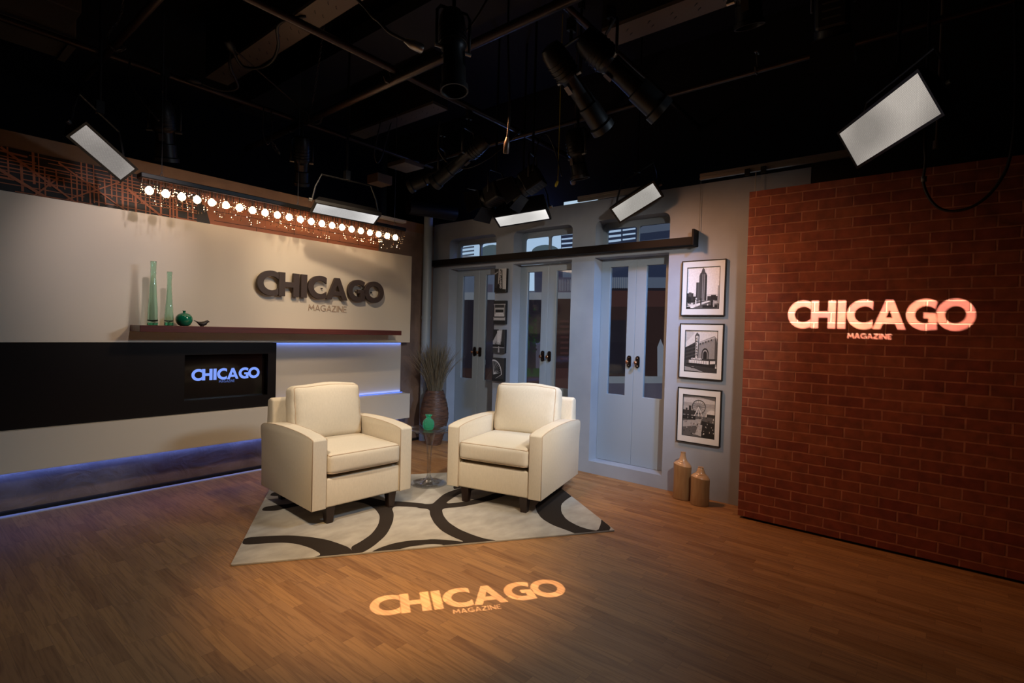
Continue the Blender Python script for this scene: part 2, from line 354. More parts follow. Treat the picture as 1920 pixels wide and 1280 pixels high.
def magazine(w=.15):
    def A_(): return [[(0,0),(w*1.05,0),(w*1.05+.08,.22),(.82-w*1.05-.08,.22),(.82-w*1.05,0),(.82,0),(.41+w*.5,1),(.41-w*.5,1)], [(.41-.17,.36),(.41,.80),(.41+.17,.36)]]
    Mm = [[(0,0),(w,0),(w*1.5,.6),(.5,.18),(1-w*1.5,.6),(1-w,0),(1,0),(.9,1),(.9-w*.7,1),(.5,.45),(.1+w*.7,1),(.1,1)]]
    G = [ell(.5, .5, .5, .51, 50, 305, 18)+[(.9,.13),(.9,.5),(.5,.5),(.5,.38),(.76,.38),(.76,.2)]+list(reversed(ell(.5, .5, .5-w, .51-w, 50, 305, 16)))]
    Z = [[(0,0),(.72,0),(.72,w),(.2,w),(.72,1-w),(.72,1),(.04,1),(.04,1-w),(.50,1-w),(0,w)]]
    I = [rect(0, 0, w, 1)]
    N = [[(0,0),(w,0),(w,.68),(.80-w,0),(.80,0),(.80,1),(.80-w,1),(.80-w,.32),(w,1),(0,1)]]
    E = [[(0,0),(.55,0),(.55,w),(w,w),(w,.43),(.5,.43),(.5,.57),(w,.57),(w,1-w),(.55,1-w),(.55,1),(0,1)]]
    out = []; x = 0
    for g, adv in ((Mm,1.1),(A_(),.92),(G,1.02),(A_(),.92),(Z,.86),(I,w+.14),(N,.94),(E,.55)):
        out.append([[(a+x, b) for a, b in lp] for lp in g]); x += adv
    return out, x-0
BD_COL={'pale': (0.45, 0.6, 0.75), 'pale2': (0.55, 0.66, 0.78), 'dblue': (0.02, 0.026, 0.05), 'stripe': (0.4, 0.52, 0.68), 'arch': (0.07, 0.1, 0.11), 'grey': (0.07, 0.085, 0.12), 'brown': (0.022, 0.012, 0.011), 'dark': (0.012, 0.01, 0.014), 'band': (0.13, 0.14, 0.16), 'green': (0.008, 0.018, 0.007), 'lgreen': (0.012, 0.03, 0.012), 'purple': (0.05, 0.045, 0.065), 'white': (0.15, 0.16, 0.19), 'red': (0.04, 0.018, 0.016)}
BD=[('pale',[(6.405,3.341),(3.627,3.022),(3.606,2.416),(6.377,2.581)]),('dblue',[(3.633,3.196),(2.384,3.032),(2.358,2.292),(3.604,2.36)]),('dblue',[(4.117,3.114),(3.612,3.055),(3.588,2.359),(4.09,2.387)]),('grey',[(2.949,2.976),(2.383,3.001),(2.364,2.477),(2.961,2.521)]),('dblue',[(2.94,2.728),(2.374,2.736),(2.371,2.65),(2.937,2.636)]),('stripe',[(4.1,2.895),(3.919,2.891),(3.918,2.87),(4.099,2.873)]),('stripe',[(4.098,2.833),(3.917,2.831),(3.916,2.809),(4.097,2.811)]),('stripe',[(4.096,2.771),(3.915,2.77),(3.914,2.748),(4.095,2.75)]),('stripe',[(4.093,2.71),(3.913,2.709),(3.912,2.687),(4.093,2.688)]),('stripe',[(4.091,2.648),(3.911,2.648),(3.91,2.627),(4.09,2.626)]),('stripe',[(4.089,2.586),(3.908,2.587),(3.908,2.566),(4.088,2.564)]),('stripe',[(3.464,2.866),(3.198,2.866),(3.197,2.839),(3.463,2.839)]),('stripe',[(3.175,2.863),(3.001,2.865),(3.001,2.845),(3.175,2.843)]),('stripe',[(3.461,2.804),(3.196,2.805),(3.195,2.779),(3.46,2.777)]),('stripe',[(3.173,2.803),(2.999,2.805),(2.999,2.786),(3.173,2.783)]),('stripe',[(3.459,2.743),(3.193,2.745),(3.192,2.718),(3.458,2.715)]),('stripe',[(3.171,2.743),(2.997,2.746),(2.996,2.727),(3.17,2.723)]),('stripe',[(3.457,2.681),(3.191,2.685),(3.19,2.658),(3.456,2.653)]),('stripe',[(3.169,2.683),(2.995,2.687),(2.994,2.668),(3.168,2.663)]),('stripe',[(3.455,2.619),(3.189,2.625),(3.188,2.598),(3.454,2.592)]),('stripe',[(3.167,2.623),(2.993,2.628),(2.992,2.608),(3.166,2.603)]),('grey',[(5.985,2.913),(5.729,2.916),(5.728,2.891),(5.984,2.888)]),('grey',[(5.983,2.854),(5.727,2.858),(5.726,2.833),(5.982,2.828)]),('grey',[(5.981,2.794),(5.725,2.799),(5.724,2.774),(5.98,2.769)]),('grey',[(5.979,2.735),(5.723,2.741),(5.722,2.716),(5.978,2.71)]),('grey',[(5.977,2.676),(5.721,2.683),(5.72,2.658),(5.976,2.65)]),('arch',[(5.59,2.51),(5.597,2.699),(5.585,2.731),(5.548,2.758),(5.49,2.777),(5.417,2.786),(5.337,2.785),(5.257,2.773),(5.186,2.753),(5.129,2.726),(5.093,2.694),(5.079,2.661),(5.073,2.48)]),('arch',[(4.586,2.452),(4.592,2.626),(4.581,2.656),(4.547,2.68),(4.493,2.698),(4.426,2.706),(4.352,2.705),(4.279,2.695),(4.213,2.676),(4.161,2.651),(4.128,2.622),(4.115,2.592),(4.109,2.424)]),('white',[(6.256,2.678),(3.609,2.499),(3.607,2.457),(6.254,2.626)]),('grey',[(6.188,2.518),(3.685,2.378),(3.673,2.028),(6.172,2.088)]),('pale',[(4.71,2.436),(4.538,2.426),(4.525,2.071),(4.697,2.075)]),('dblue',[(4.528,2.411),(4.36,2.401),(4.347,2.044),(4.514,2.048)]),('dblue',[(4.143,2.368),(4.055,2.363),(4.05,2.24),(4.138,2.243)]),('purple',[(4.191,2.246),(3.862,2.232),(3.855,2.032),(4.184,2.04)]),('band',[(6.172,2.088),(3.673,2.028),(3.669,1.93),(6.168,1.967)]),('dark',[(6.168,1.967),(4.693,1.945),(4.649,0.734),(6.119,0.608)]),('purple',[(5.424,2.192),(5.315,2.188),(5.311,2.067),(5.419,2.07)]),('brown',[(6.128,0.866),(4.905,0.947),(4.894,0.635),(6.116,0.522)]),('dark',[(4.693,1.945),(3.669,1.93),(3.635,0.962),(4.655,0.887)]),('purple',[(4.471,1.354),(4.322,1.359),(4.308,0.95),(4.456,0.94)]),('purple',[(4.666,1.194),(4.617,1.196),(4.606,0.891),(4.655,0.887)]),('lgreen',[(4.658,0.964),(4.291,0.988),(4.287,0.87),(4.653,0.841)]),('brown',[(4.181,1.952),(3.877,1.947),(3.844,1.018),(4.147,0.998)]),('brown',[(4.653,0.841),(4.287,0.87),(4.279,0.654),(4.645,0.619)]),('red',[(4.191,0.995),(3.76,1.024),(3.747,0.669),(4.178,0.627)]),('dblue',[(3.448,2.42),(2.36,2.354),(2.354,2.169),(3.44,2.214)]),('grey',[(3.44,2.214),(2.354,2.169),(2.349,2.045),(3.435,2.077)]),('red',[(3.434,2.043),(2.348,2.014),(2.342,1.829),(3.427,1.837)]),('brown',[(3.427,1.837),(2.342,1.829),(2.313,1.028),(3.395,0.945)]),('dark',[(3.421,1.665),(3.082,1.668),(3.058,1.004),(3.396,0.979)]),('band',[(3.395,0.945),(2.313,1.028),(2.31,0.948),(3.392,0.856)]),('purple',[(3.392,0.856),(2.31,0.948),(2.302,0.72),(3.383,0.602)]),('white',[(2.644,1.003),(2.657,1.353),(2.62,1.45),(2.577,1.357),(2.564,1.009)]),('band',[(4.102,2.213),(4.093,2.212),(4.088,2.06),(4.096,2.06)]),('band',[(4.075,2.212),(4.067,2.211),(4.061,2.059),(4.07,2.059)]),('band',[(4.049,2.211),(4.041,2.21),(4.035,2.058),(4.044,2.058)]),('band',[(4.023,2.21),(4.015,2.209),(4.009,2.058),(4.018,2.058)]),('band',[(3.997,2.209),(3.989,2.208),(3.983,2.057),(3.992,2.057)]),('band',[(3.971,2.208),(3.963,2.207),(3.957,2.056),(3.966,2.056)]),('band',[(3.946,2.207),(3.937,2.206),(3.932,2.056),(3.94,2.056)]),('band',[(3.92,2.206),(3.912,2.205),(3.906,2.055),(3.915,2.055)]),('band',[(3.895,2.205),(3.886,2.204),(3.881,2.054),(3.889,2.054)]),('band',[(3.325,2.209),(3.315,2.209),(3.31,2.066),(3.32,2.067)]),('band',[(3.294,2.208),(3.285,2.208),(3.28,2.066),(3.289,2.066)]),('band',[(3.264,2.207),(3.255,2.206),(3.25,2.065),(3.259,2.065)]),('band',[(3.234,2.205),(3.225,2.205),(3.22,2.064),(3.229,2.064)]),('band',[(3.204,2.204),(3.195,2.204),(3.19,2.063),(3.199,2.063)]),('band',[(3.174,2.203),(3.165,2.203),(3.16,2.062),(3.169,2.062)]),('band',[(3.145,2.202),(3.136,2.201),(3.131,2.061),(3.14,2.062)]),('band',[(3.115,2.2),(3.106,2.2),(3.101,2.061),(3.11,2.061)]),('band',[(3.086,2.199),(3.077,2.199),(3.072,2.06),(3.081,2.06)]),('band',[(3.057,2.198),(3.048,2.198),(3.043,2.059),(3.052,2.059)]),('band',[(3.028,2.197),(3.019,2.196),(3.014,2.058),(3.023,2.058)]),('red',[(4.056,1.659),(3.926,1.661),(3.925,1.632),(4.055,1.63)]),('red',[(4.053,1.587),(3.924,1.589),(3.923,1.56),(4.052,1.558)]),('red',[(4.051,1.514),(3.921,1.517),(3.92,1.488),(4.049,1.485)]),('red',[(4.048,1.442),(3.918,1.445),(3.917,1.416),(4.047,1.412)]),('red',[(4.045,1.369),(3.916,1.373),(3.915,1.345),(4.044,1.34)]),('red',[(4.043,1.296),(3.913,1.302),(3.912,1.273),(4.042,1.267)]),('red',[(4.04,1.224),(3.911,1.23),(3.91,1.201),(4.039,1.195)]),('red',[(4.038,1.151),(3.908,1.158),(3.907,1.129),(4.036,1.122)]),('lgreen',[(4.477,1.354),(4.489,1.344),(4.506,1.347),(4.509,1.362),(4.499,1.37),(4.482,1.367)]),('lgreen',[(4.447,1.33),(4.462,1.318),(4.477,1.32),(4.485,1.338),(4.468,1.349),(4.453,1.345)]),('lgreen',[(4.502,1.647),(4.512,1.637),(4.524,1.641),(4.526,1.648),(4.517,1.656),(4.504,1.652)]),('lgreen',[(4.559,1.361),(4.57,1.352),(4.591,1.357),(4.592,1.371),(4.585,1.378),(4.566,1.378)]),('lgreen',[(4.448,1.217),(4.458,1.209),(4.478,1.213),(4.481,1.225),(4.469,1.236),(4.453,1.233)]),('green',[(4.472,1.386),(4.493,1.374),(4.513,1.38),(4.52,1.395),(4.498,1.414),(4.474,1.405)]),('green',[(4.425,1.562),(4.445,1.55),(4.459,1.553),(4.468,1.568),(4.453,1.584),(4.43,1.579)]),('green',[(4.543,1.478),(4.551,1.468),(4.564,1.47),(4.568,1.478),(4.559,1.487),(4.546,1.484)]),('dark',[(4.535,1.386),(4.554,1.374),(4.567,1.377),(4.575,1.39),(4.56,1.405),(4.545,1.404)]),('green',[(4.462,1.382),(4.48,1.371),(4.494,1.374),(4.502,1.39),(4.491,1.402),(4.465,1.397)]),('lgreen',[(4.564,1.333),(4.572,1.325),(4.595,1.329),(4.597,1.342),(4.588,1.349),(4.568,1.346)]),('dark',[(4.524,1.728),(4.536,1.718),(4.55,1.719),(4.559,1.734),(4.546,1.746),(4.532,1.744)]),('lgreen',[(4.555,1.586),(4.563,1.579),(4.578,1.582),(4.579,1.59),(4.573,1.597),(4.559,1.595)]),('dark',[(4.618,1.627),(4.626,1.619),(4.638,1.621),(4.641,1.629),(4.634,1.637),(4.622,1.635)]),('dark',[(4.536,1.383),(4.55,1.371),(4.566,1.376),(4.567,1.387),(4.56,1.394),(4.541,1.393)]),('lgreen',[(4.516,1.555),(4.529,1.545),(4.54,1.546),(4.548,1.559),(4.538,1.57),(4.519,1.565)]),('dark',[(4.592,1.404),(4.599,1.397),(4.615,1.399),(4.619,1.409),(4.607,1.419),(4.598,1.417)]),('lgreen',[(4.434,1.513),(4.448,1.497),(4.476,1.502),(4.48,1.52),(4.461,1.533),(4.443,1.529)]),('dark',[(4.447,1.422),(4.464,1.408),(4.483,1.411),(4.492,1.431),(4.481,1.442),(4.454,1.44)]),('lgreen',[(4.458,1.367),(4.472,1.357),(4.499,1.364),(4.501,1.383),(4.49,1.392),(4.462,1.388)]),('dark',[(4.447,1.619),(4.463,1.608),(4.481,1.614),(4.483,1.629),(4.467,1.638),(4.455,1.636)]),('lgreen',[(4.481,1.453),(4.5,1.442),(4.521,1.45),(4.525,1.466),(4.515,1.477),(4.484,1.473)]),('lgreen',[(4.458,1.407),(4.468,1.396),(4.496,1.401),(4.5,1.411),(4.489,1.426),(4.461,1.421)]),('green',[(4.594,1.536),(4.603,1.527),(4.616,1.53),(4.619,1.537),(4.609,1.546),(4.596,1.542)]),('lgreen',[(4.463,1.672),(4.47,1.666),(4.483,1.669),(4.486,1.675),(4.477,1.683),(4.466,1.681)]),('green',[(4.434,1.454),(4.444,1.445),(4.467,1.444),(4.479,1.465),(4.468,1.477),(4.438,1.473)]),('green',[(4.556,1.498),(4.567,1.489),(4.58,1.492),(4.584,1.501),(4.576,1.509),(4.562,1.508)]),('dark',[(4.429,1.39),(4.443,1.379),(4.46,1.381),(4.471,1.4),(4.454,1.413),(4.434,1.409)]),('green',[(4.491,1.51),(4.508,1.494),(4.534,1.5),(4.54,1.516),(4.521,1.532),(4.499,1.527)]),('green',[(4.477,1.352),(4.488,1.342),(4.509,1.343),(4.519,1.358),(4.505,1.374),(4.479,1.368)]),('lgreen',[(4.601,1.564),(4.612,1.554),(4.624,1.558),(4.627,1.569),(4.616,1.575),(4.604,1.572)]),('lgreen',[(4.504,1.621),(4.512,1.615),(4.524,1.616),(4.529,1.626),(4.52,1.634),(4.507,1.632)]),('dark',[(4.515,1.568),(4.525,1.558),(4.556,1.564),(4.559,1.581),(4.54,1.594),(4.517,1.586)]),('lgreen',[(4.585,1.576),(4.595,1.569),(4.603,1.57),(4.608,1.581),(4.598,1.588),(4.591,1.586)]),('green',[(4.511,1.358),(4.527,1.348),(4.548,1.352),(4.555,1.372),(4.534,1.385),(4.518,1.382)]),('green',[(4.599,1.631),(4.61,1.62),(4.635,1.625),(4.637,1.64),(4.62,1.65),(4.606,1.646)]),('lgreen',[(4.549,1.541),(4.568,1.526),(4.595,1.534),(4.6,1.547),(4.587,1.564),(4.555,1.559)]),('lgreen',[(4.431,1.548),(4.439,1.541),(4.461,1.545),(4.465,1.555),(4.452,1.568),(4.433,1.562)]),('lgreen',[(4.444,1.589),(4.458,1.578),(4.484,1.584),(4.488,1.6),(4.475,1.612),(4.453,1.61)]),('green',[(4.423,1.47),(4.432,1.461),(4.451,1.463),(4.455,1.478),(4.445,1.486),(4.427,1.482)]),('lgreen',[(4.498,1.553),(4.512,1.542),(4.533,1.547),(4.536,1.564),(4.525,1.573),(4.503,1.568)]),('green',[(4.43,1.516),(4.441,1.508),(4.451,1.51),(4.458,1.521),(4.45,1.53),(4.432,1.527)]),('lgreen',[(4.482,1.539),(4.499,1.529),(4.513,1.533),(4.52,1.553),(4.509,1.561),(4.487,1.558)]),('dark',[(4.496,1.534),(4.505,1.524),(4.518,1.527),(4.521,1.535),(4.515,1.542),(4.501,1.541)]),('lgreen',[(4.5,1.452),(4.512,1.444),(4.534,1.447),(4.541,1.46),(4.528,1.475),(4.504,1.471)]),('green',[(4.386,1.344),(4.405,1.329),(4.428,1.335),(4.434,1.352),(4.417,1.367),(4.391,1.362)]),('green',[(4.555,1.705),(4.576,1.692),(4.596,1.699),(4.601,1.716),(4.589,1.728),(4.562,1.725)]),('lgreen',[(4.533,1.347),(4.548,1.336),(4.57,1.341),(4.575,1.353),(4.561,1.369),(4.535,1.363)]),('dark',[(4.51,1.47),(4.525,1.459),(4.542,1.462),(4.549,1.476),(4.538,1.488),(4.516,1.486)]),('green',[(4.48,1.648),(4.488,1.641),(4.502,1.645),(4.505,1.653),(4.497,1.661),(4.484,1.659)]),('green',[(4.475,1.507),(4.488,1.497),(4.508,1.503),(4.51,1.518),(4.499,1.526),(4.478,1.521)]),('green',[(4.416,1.436),(4.429,1.42),(4.456,1.42),(4.466,1.446),(4.447,1.459),(4.428,1.456)]),('lgreen',[(4.456,1.387),(4.473,1.37),(4.496,1.377),(4.499,1.394),(4.485,1.405),(4.466,1.403)]),('dark',[(4.431,1.299),(4.445,1.286),(4.461,1.291),(4.463,1.304),(4.454,1.311),(4.436,1.309)]),('lgreen',[(4.552,1.556),(4.574,1.542),(4.596,1.549),(4.603,1.563),(4.588,1.582),(4.557,1.577)]),('green',[(4.412,1.378),(4.421,1.369),(4.434,1.371),(4.44,1.383),(4.434,1.391),(4.416,1.389)]),('lgreen',[(4.526,1.573),(4.535,1.565),(4.56,1.57),(4.564,1.584),(4.555,1.593),(4.532,1.592)]),('dark',[(4.481,1.445),(4.498,1.431),(4.515,1.436),(4.519,1.447),(4.502,1.462),(4.486,1.458)]),('dark',[(4.407,1.557),(4.417,1.549),(4.438,1.549),(4.449,1.566),(4.431,1.582),(4.414,1.579)]),('green',[(4.521,1.313),(4.532,1.304),(4.55,1.307),(4.556,1.317),(4.54,1.331),(4.528,1.329)]),('lgreen',[(4.498,1.485),(4.508,1.474),(4.531,1.479),(4.533,1.492),(4.523,1.501),(4.505,1.499)]),('green',[(4.566,1.509),(4.574,1.503),(4.59,1.504),(4.594,1.518),(4.584,1.525),(4.572,1.524)]),('lgreen',[(4.411,1.472),(4.42,1.458),(4.44,1.459),(4.448,1.475),(4.439,1.484),(4.42,1.485)]),('green',[(4.536,1.451),(4.547,1.438),(4.573,1.44),(4.578,1.46),(4.56,1.47),(4.545,1.467)]),('green',[(4.514,1.442),(4.523,1.433),(4.539,1.433),(4.546,1.448),(4.537,1.456),(4.518,1.452)]),('green',[(4.616,1.429),(4.624,1.421),(4.642,1.422),(4.646,1.438),(4.638,1.444),(4.624,1.444)]),('green',[(4.505,1.471),(4.516,1.456),(4.537,1.457),(4.547,1.47),(4.536,1.485),(4.511,1.482)]),('dark',[(4.449,1.528),(4.467,1.511),(4.491,1.515),(4.5,1.537),(4.484,1.551),(4.455,1.545)]),('green',[(4.521,1.558),(4.533,1.548),(4.562,1.551),(4.571,1.569),(4.551,1.587),(4.524,1.578)]),('lgreen',[(4.434,1.334),(4.446,1.32),(4.473,1.325),(4.478,1.339),(4.463,1.353),(4.439,1.348)]),('lgreen',[(4.54,1.319),(4.554,1.31),(4.573,1.316),(4.577,1.324),(4.566,1.338),(4.543,1.335)]),('lgreen',[(4.473,1.531),(4.485,1.515),(4.512,1.52),(4.515,1.536),(4.497,1.548),(4.477,1.541)]),('dark',[(4.597,1.408),(4.605,1.401),(4.63,1.401),(4.639,1.422),(4.619,1.434),(4.603,1.43)]),('green',[(4.5,1.38),(4.511,1.365),(4.536,1.365),(4.546,1.386),(4.529,1.399),(4.512,1.398)]),('lgreen',[(4.461,1.213),(4.471,1.205),(4.487,1.208),(4.49,1.217),(4.477,1.227),(4.464,1.223)]),('green',[(4.569,1.455),(4.579,1.448),(4.587,1.449),(4.592,1.461),(4.586,1.466),(4.574,1.465)]),('green',[(4.565,1.364),(4.582,1.352),(4.603,1.359),(4.607,1.372),(4.591,1.386),(4.571,1.382)]),('dark',[(4.397,1.362),(4.412,1.347),(4.431,1.351),(4.436,1.368),(4.427,1.377),(4.405,1.376)]),('lgreen',[(4.506,1.482),(4.522,1.469),(4.535,1.471),(4.545,1.488),(4.534,1.499),(4.51,1.494)]),('dark',[(4.447,1.459),(4.456,1.448),(4.479,1.452),(4.481,1.465),(4.467,1.475),(4.45,1.468)]),('dark',[(4.591,1.644),(4.602,1.633),(4.625,1.636),(4.63,1.65),(4.612,1.662),(4.594,1.655)]),('green',[(4.565,1.46),(4.572,1.452),(4.586,1.454),(4.589,1.461),(4.581,1.469),(4.569,1.467)]),('dark',[(4.397,1.448),(4.408,1.436),(4.421,1.437),(4.427,1.452),(4.419,1.458),(4.402,1.457)]),('dark',[(4.441,1.548),(4.452,1.541),(4.467,1.546),(4.468,1.558),(4.456,1.564),(4.446,1.561)]),('lgreen',[(4.459,1.406),(4.467,1.399),(4.49,1.404),(4.493,1.414),(4.485,1.425),(4.464,1.424)]),('lgreen',[(4.544,1.333),(4.556,1.316),(4.582,1.319),(4.589,1.336),(4.577,1.349),(4.555,1.348)]),('dark',[(4.454,1.31),(4.461,1.304),(4.48,1.304),(4.488,1.316),(4.476,1.33),(4.459,1.328)]),('dark',[(4.423,1.448),(4.433,1.439),(4.444,1.441),(4.447,1.452),(4.44,1.458),(4.429,1.458)]),('lgreen',[(4.307,1.412),(4.315,1.403),(4.331,1.406),(4.333,1.417),(4.325,1.423),(4.31,1.42)]),('green',[(4.535,1.513),(4.541,1.506),(4.559,1.509),(4.562,1.518),(4.552,1.526),(4.538,1.523)]),('dark',[(4.395,1.71),(4.405,1.7),(4.423,1.701),(4.431,1.719),(4.414,1.729),(4.4,1.724)]),('dark',[(4.528,1.431),(4.545,1.42),(4.556,1.422),(4.565,1.436),(4.552,1.448),(4.534,1.445)]),('lgreen',[(4.422,1.647),(4.437,1.631),(4.465,1.635),(4.472,1.65),(4.459,1.667),(4.427,1.662)]),('green',[(4.488,1.57),(4.501,1.559),(4.52,1.564),(4.522,1.579),(4.51,1.587),(4.496,1.584)]),('dark',[(4.457,1.52),(4.467,1.509),(4.488,1.514),(4.489,1.528),(4.48,1.534),(4.463,1.532)]),('green',[(4.493,1.431),(4.507,1.422),(4.519,1.426),(4.522,1.438),(4.515,1.445),(4.497,1.442)]),('dark',[(4.4,1.342),(4.417,1.331),(4.438,1.335),(4.444,1.359),(4.43,1.369),(4.408,1.366)]),('green',[(4.519,1.512),(4.536,1.497),(4.548,1.5),(4.554,1.519),(4.541,1.527),(4.524,1.523)]),('green',[(4.468,1.46),(4.486,1.444),(4.503,1.446),(4.514,1.463),(4.498,1.479),(4.479,1.477)]),('green',[(4.46,1.305),(4.468,1.298),(4.485,1.299),(4.493,1.311),(4.484,1.323),(4.465,1.322)]),('dark',[(4.473,1.506),(4.484,1.5),(4.493,1.502),(4.499,1.513),(4.486,1.522),(4.476,1.519)]),('dark',[(4.51,1.574),(4.52,1.567),(4.529,1.57),(4.533,1.578),(4.524,1.586),(4.514,1.584)]),('lgreen',[(4.447,1.395),(4.461,1.383),(4.477,1.387),(4.48,1.398),(4.466,1.41),(4.45,1.404)]),('lgreen',[(4.53,1.298),(4.537,1.293),(4.552,1.296),(4.555,1.303),(4.549,1.312),(4.531,1.309)]),('lgreen',[(4.447,1.797),(4.459,1.787),(4.482,1.791),(4.488,1.808),(4.476,1.82),(4.452,1.815)]),('lgreen',[(4.468,1.373),(4.48,1.36),(4.502,1.364),(4.505,1.382),(4.489,1.391),(4.472,1.385)]),('dark',[(4.457,1.563),(4.476,1.544),(4.498,1.547),(4.506,1.574),(4.488,1.585),(4.468,1.581)]),('dark',[(4.531,1.452),(4.542,1.444),(4.555,1.449),(4.557,1.457),(4.548,1.465),(4.534,1.462)]),('dark',[(4.424,1.444),(4.445,1.425),(4.464,1.429),(4.47,1.452),(4.457,1.462),(4.435,1.459)]),('dark',[(4.602,1.549),(4.613,1.54),(4.63,1.542),(4.637,1.557),(4.626,1.567),(4.608,1.564)]),('green',[(4.557,1.662),(4.567,1.65),(4.588,1.651),(4.598,1.664),(4.58,1.681),(4.566,1.678)]),('lgreen',[(4.527,1.457),(4.534,1.451),(4.546,1.454),(4.548,1.464),(4.539,1.47),(4.528,1.466)]),('dark',[(4.569,1.428),(4.576,1.42),(4.59,1.421),(4.595,1.432),(4.589,1.438),(4.575,1.438)]),('dark',[(4.439,1.566),(4.459,1.547),(4.475,1.55),(4.485,1.568),(4.47,1.583),(4.446,1.579)]),('dark',[(4.553,1.424),(4.57,1.409),(4.591,1.414),(4.595,1.432),(4.585,1.44),(4.557,1.436)]),('dark',[(4.485,1.578),(4.5,1.564),(4.528,1.571),(4.531,1.59),(4.518,1.6),(4.493,1.597)]),('dark',[(4.598,1.592),(4.603,1.587),(4.621,1.589),(4.624,1.602),(4.615,1.608),(4.602,1.606)]),('lgreen',[(4.466,1.545),(4.48,1.53),(4.505,1.534),(4.51,1.556),(4.499,1.565),(4.472,1.561)]),('dark',[(4.522,1.366),(4.534,1.355),(4.557,1.36),(4.56,1.377),(4.544,1.386),(4.526,1.381)]),('dark',[(4.48,1.45),(4.491,1.44),(4.511,1.445),(4.515,1.454),(4.505,1.466),(4.485,1.464)]),('dark',[(4.422,1.543),(4.434,1.528),(4.462,1.531),(4.47,1.548),(4.449,1.564),(4.427,1.556)]),('green',[(4.432,1.451),(4.443,1.44),(4.458,1.441),(4.464,1.459),(4.452,1.466),(4.439,1.464)]),('dark',[(4.5,1.424),(4.507,1.417),(4.523,1.42),(4.527,1.43),(4.519,1.437),(4.503,1.434)]),('lgreen',[(4.536,1.404),(4.549,1.391),(4.567,1.392),(4.577,1.41),(4.563,1.422),(4.547,1.421)]),('dark',[(4.452,1.374),(4.467,1.361),(4.484,1.368),(4.487,1.377),(4.47,1.39),(4.457,1.386)]),('lgreen',[(4.443,1.339),(4.453,1.327),(4.47,1.329),(4.476,1.339),(4.466,1.351),(4.448,1.348)]),('green',[(4.407,1.294),(4.421,1.284),(4.433,1.286),(4.44,1.297),(4.426,1.31),(4.412,1.307)]),('lgreen',[(4.511,1.274),(4.527,1.258),(4.556,1.265),(4.559,1.282),(4.538,1.296),(4.519,1.292)]),('dark',[(4.579,1.549),(4.589,1.539),(4.61,1.543),(4.614,1.556),(4.603,1.566),(4.587,1.564)]),('green',[(4.53,1.515),(4.545,1.502),(4.57,1.509),(4.574,1.523),(4.56,1.536),(4.535,1.531)]),('lgreen',[(4.563,1.589),(4.57,1.58),(4.587,1.582),(4.59,1.595),(4.579,1.601),(4.567,1.598)]),('dark',[(4.504,1.464),(4.513,1.454),(4.529,1.455),(4.535,1.465),(4.525,1.477),(4.511,1.476)]),('lgreen',[(4.544,1.365),(4.555,1.358),(4.567,1.36),(4.574,1.371),(4.564,1.381),(4.549,1.38)]),('green',[(4.397,1.359),(4.406,1.349),(4.421,1.353),(4.424,1.361),(4.413,1.37),(4.403,1.368)]),('dark',[(4.511,1.555),(4.523,1.547),(4.541,1.55),(4.547,1.565),(4.534,1.576),(4.513,1.57)]),('dark',[(4.53,1.45),(4.538,1.44),(4.556,1.441),(4.561,1.45),(4.548,1.463),(4.537,1.461)]),('lgreen',[(4.49,1.558),(4.5,1.545),(4.527,1.548),(4.532,1.567),(4.514,1.578),(4.499,1.575)]),('dark',[(4.387,1.241),(4.4,1.228),(4.421,1.228),(4.431,1.246),(4.412,1.262),(4.392,1.256)]),('lgreen',[(4.491,1.444),(4.497,1.436),(4.51,1.435),(4.515,1.448),(4.508,1.453),(4.495,1.452)]),('lgreen',[(4.413,1.492),(4.419,1.486),(4.438,1.488),(4.442,1.498),(4.435,1.507),(4.417,1.506)]),('green',[(4.511,1.682),(4.521,1.675),(4.54,1.679),(4.543,1.69),(4.531,1.701),(4.517,1.698)]),('dark',[(4.467,1.374),(4.479,1.358),(4.505,1.36),(4.513,1.378),(4.491,1.394),(4.478,1.391)]),('dark',[(4.515,1.557),(4.523,1.548),(4.535,1.549),(4.54,1.56),(4.533,1.567),(4.518,1.564)]),('lgreen',[(4.553,1.576),(4.569,1.563),(4.592,1.57),(4.597,1.582),(4.582,1.598),(4.559,1.594)]),('green',[(4.499,1.24),(4.512,1.225),(4.545,1.232),(4.549,1.244),(4.533,1.262),(4.502,1.255)]),('green',[(4.436,1.399),(4.45,1.39),(4.462,1.391),(4.471,1.404),(4.457,1.419),(4.444,1.417)]),('dark',[(4.558,1.491),(4.565,1.485),(4.577,1.487),(4.581,1.495),(4.574,1.502),(4.563,1.502)]),('green',[(4.496,1.52),(4.517,1.501),(4.537,1.504),(4.548,1.522),(4.531,1.541),(4.502,1.534)]),('lgreen',[(4.497,1.545),(4.509,1.535),(4.521,1.538),(4.525,1.548),(4.516,1.556),(4.502,1.554)]),('dark',[(4.414,1.408),(4.423,1.399),(4.443,1.403),(4.445,1.412),(4.434,1.423),(4.418,1.42)]),('dark',[(4.527,1.352),(4.499,1.353),(4.445,0.903),(4.483,0.9)])]
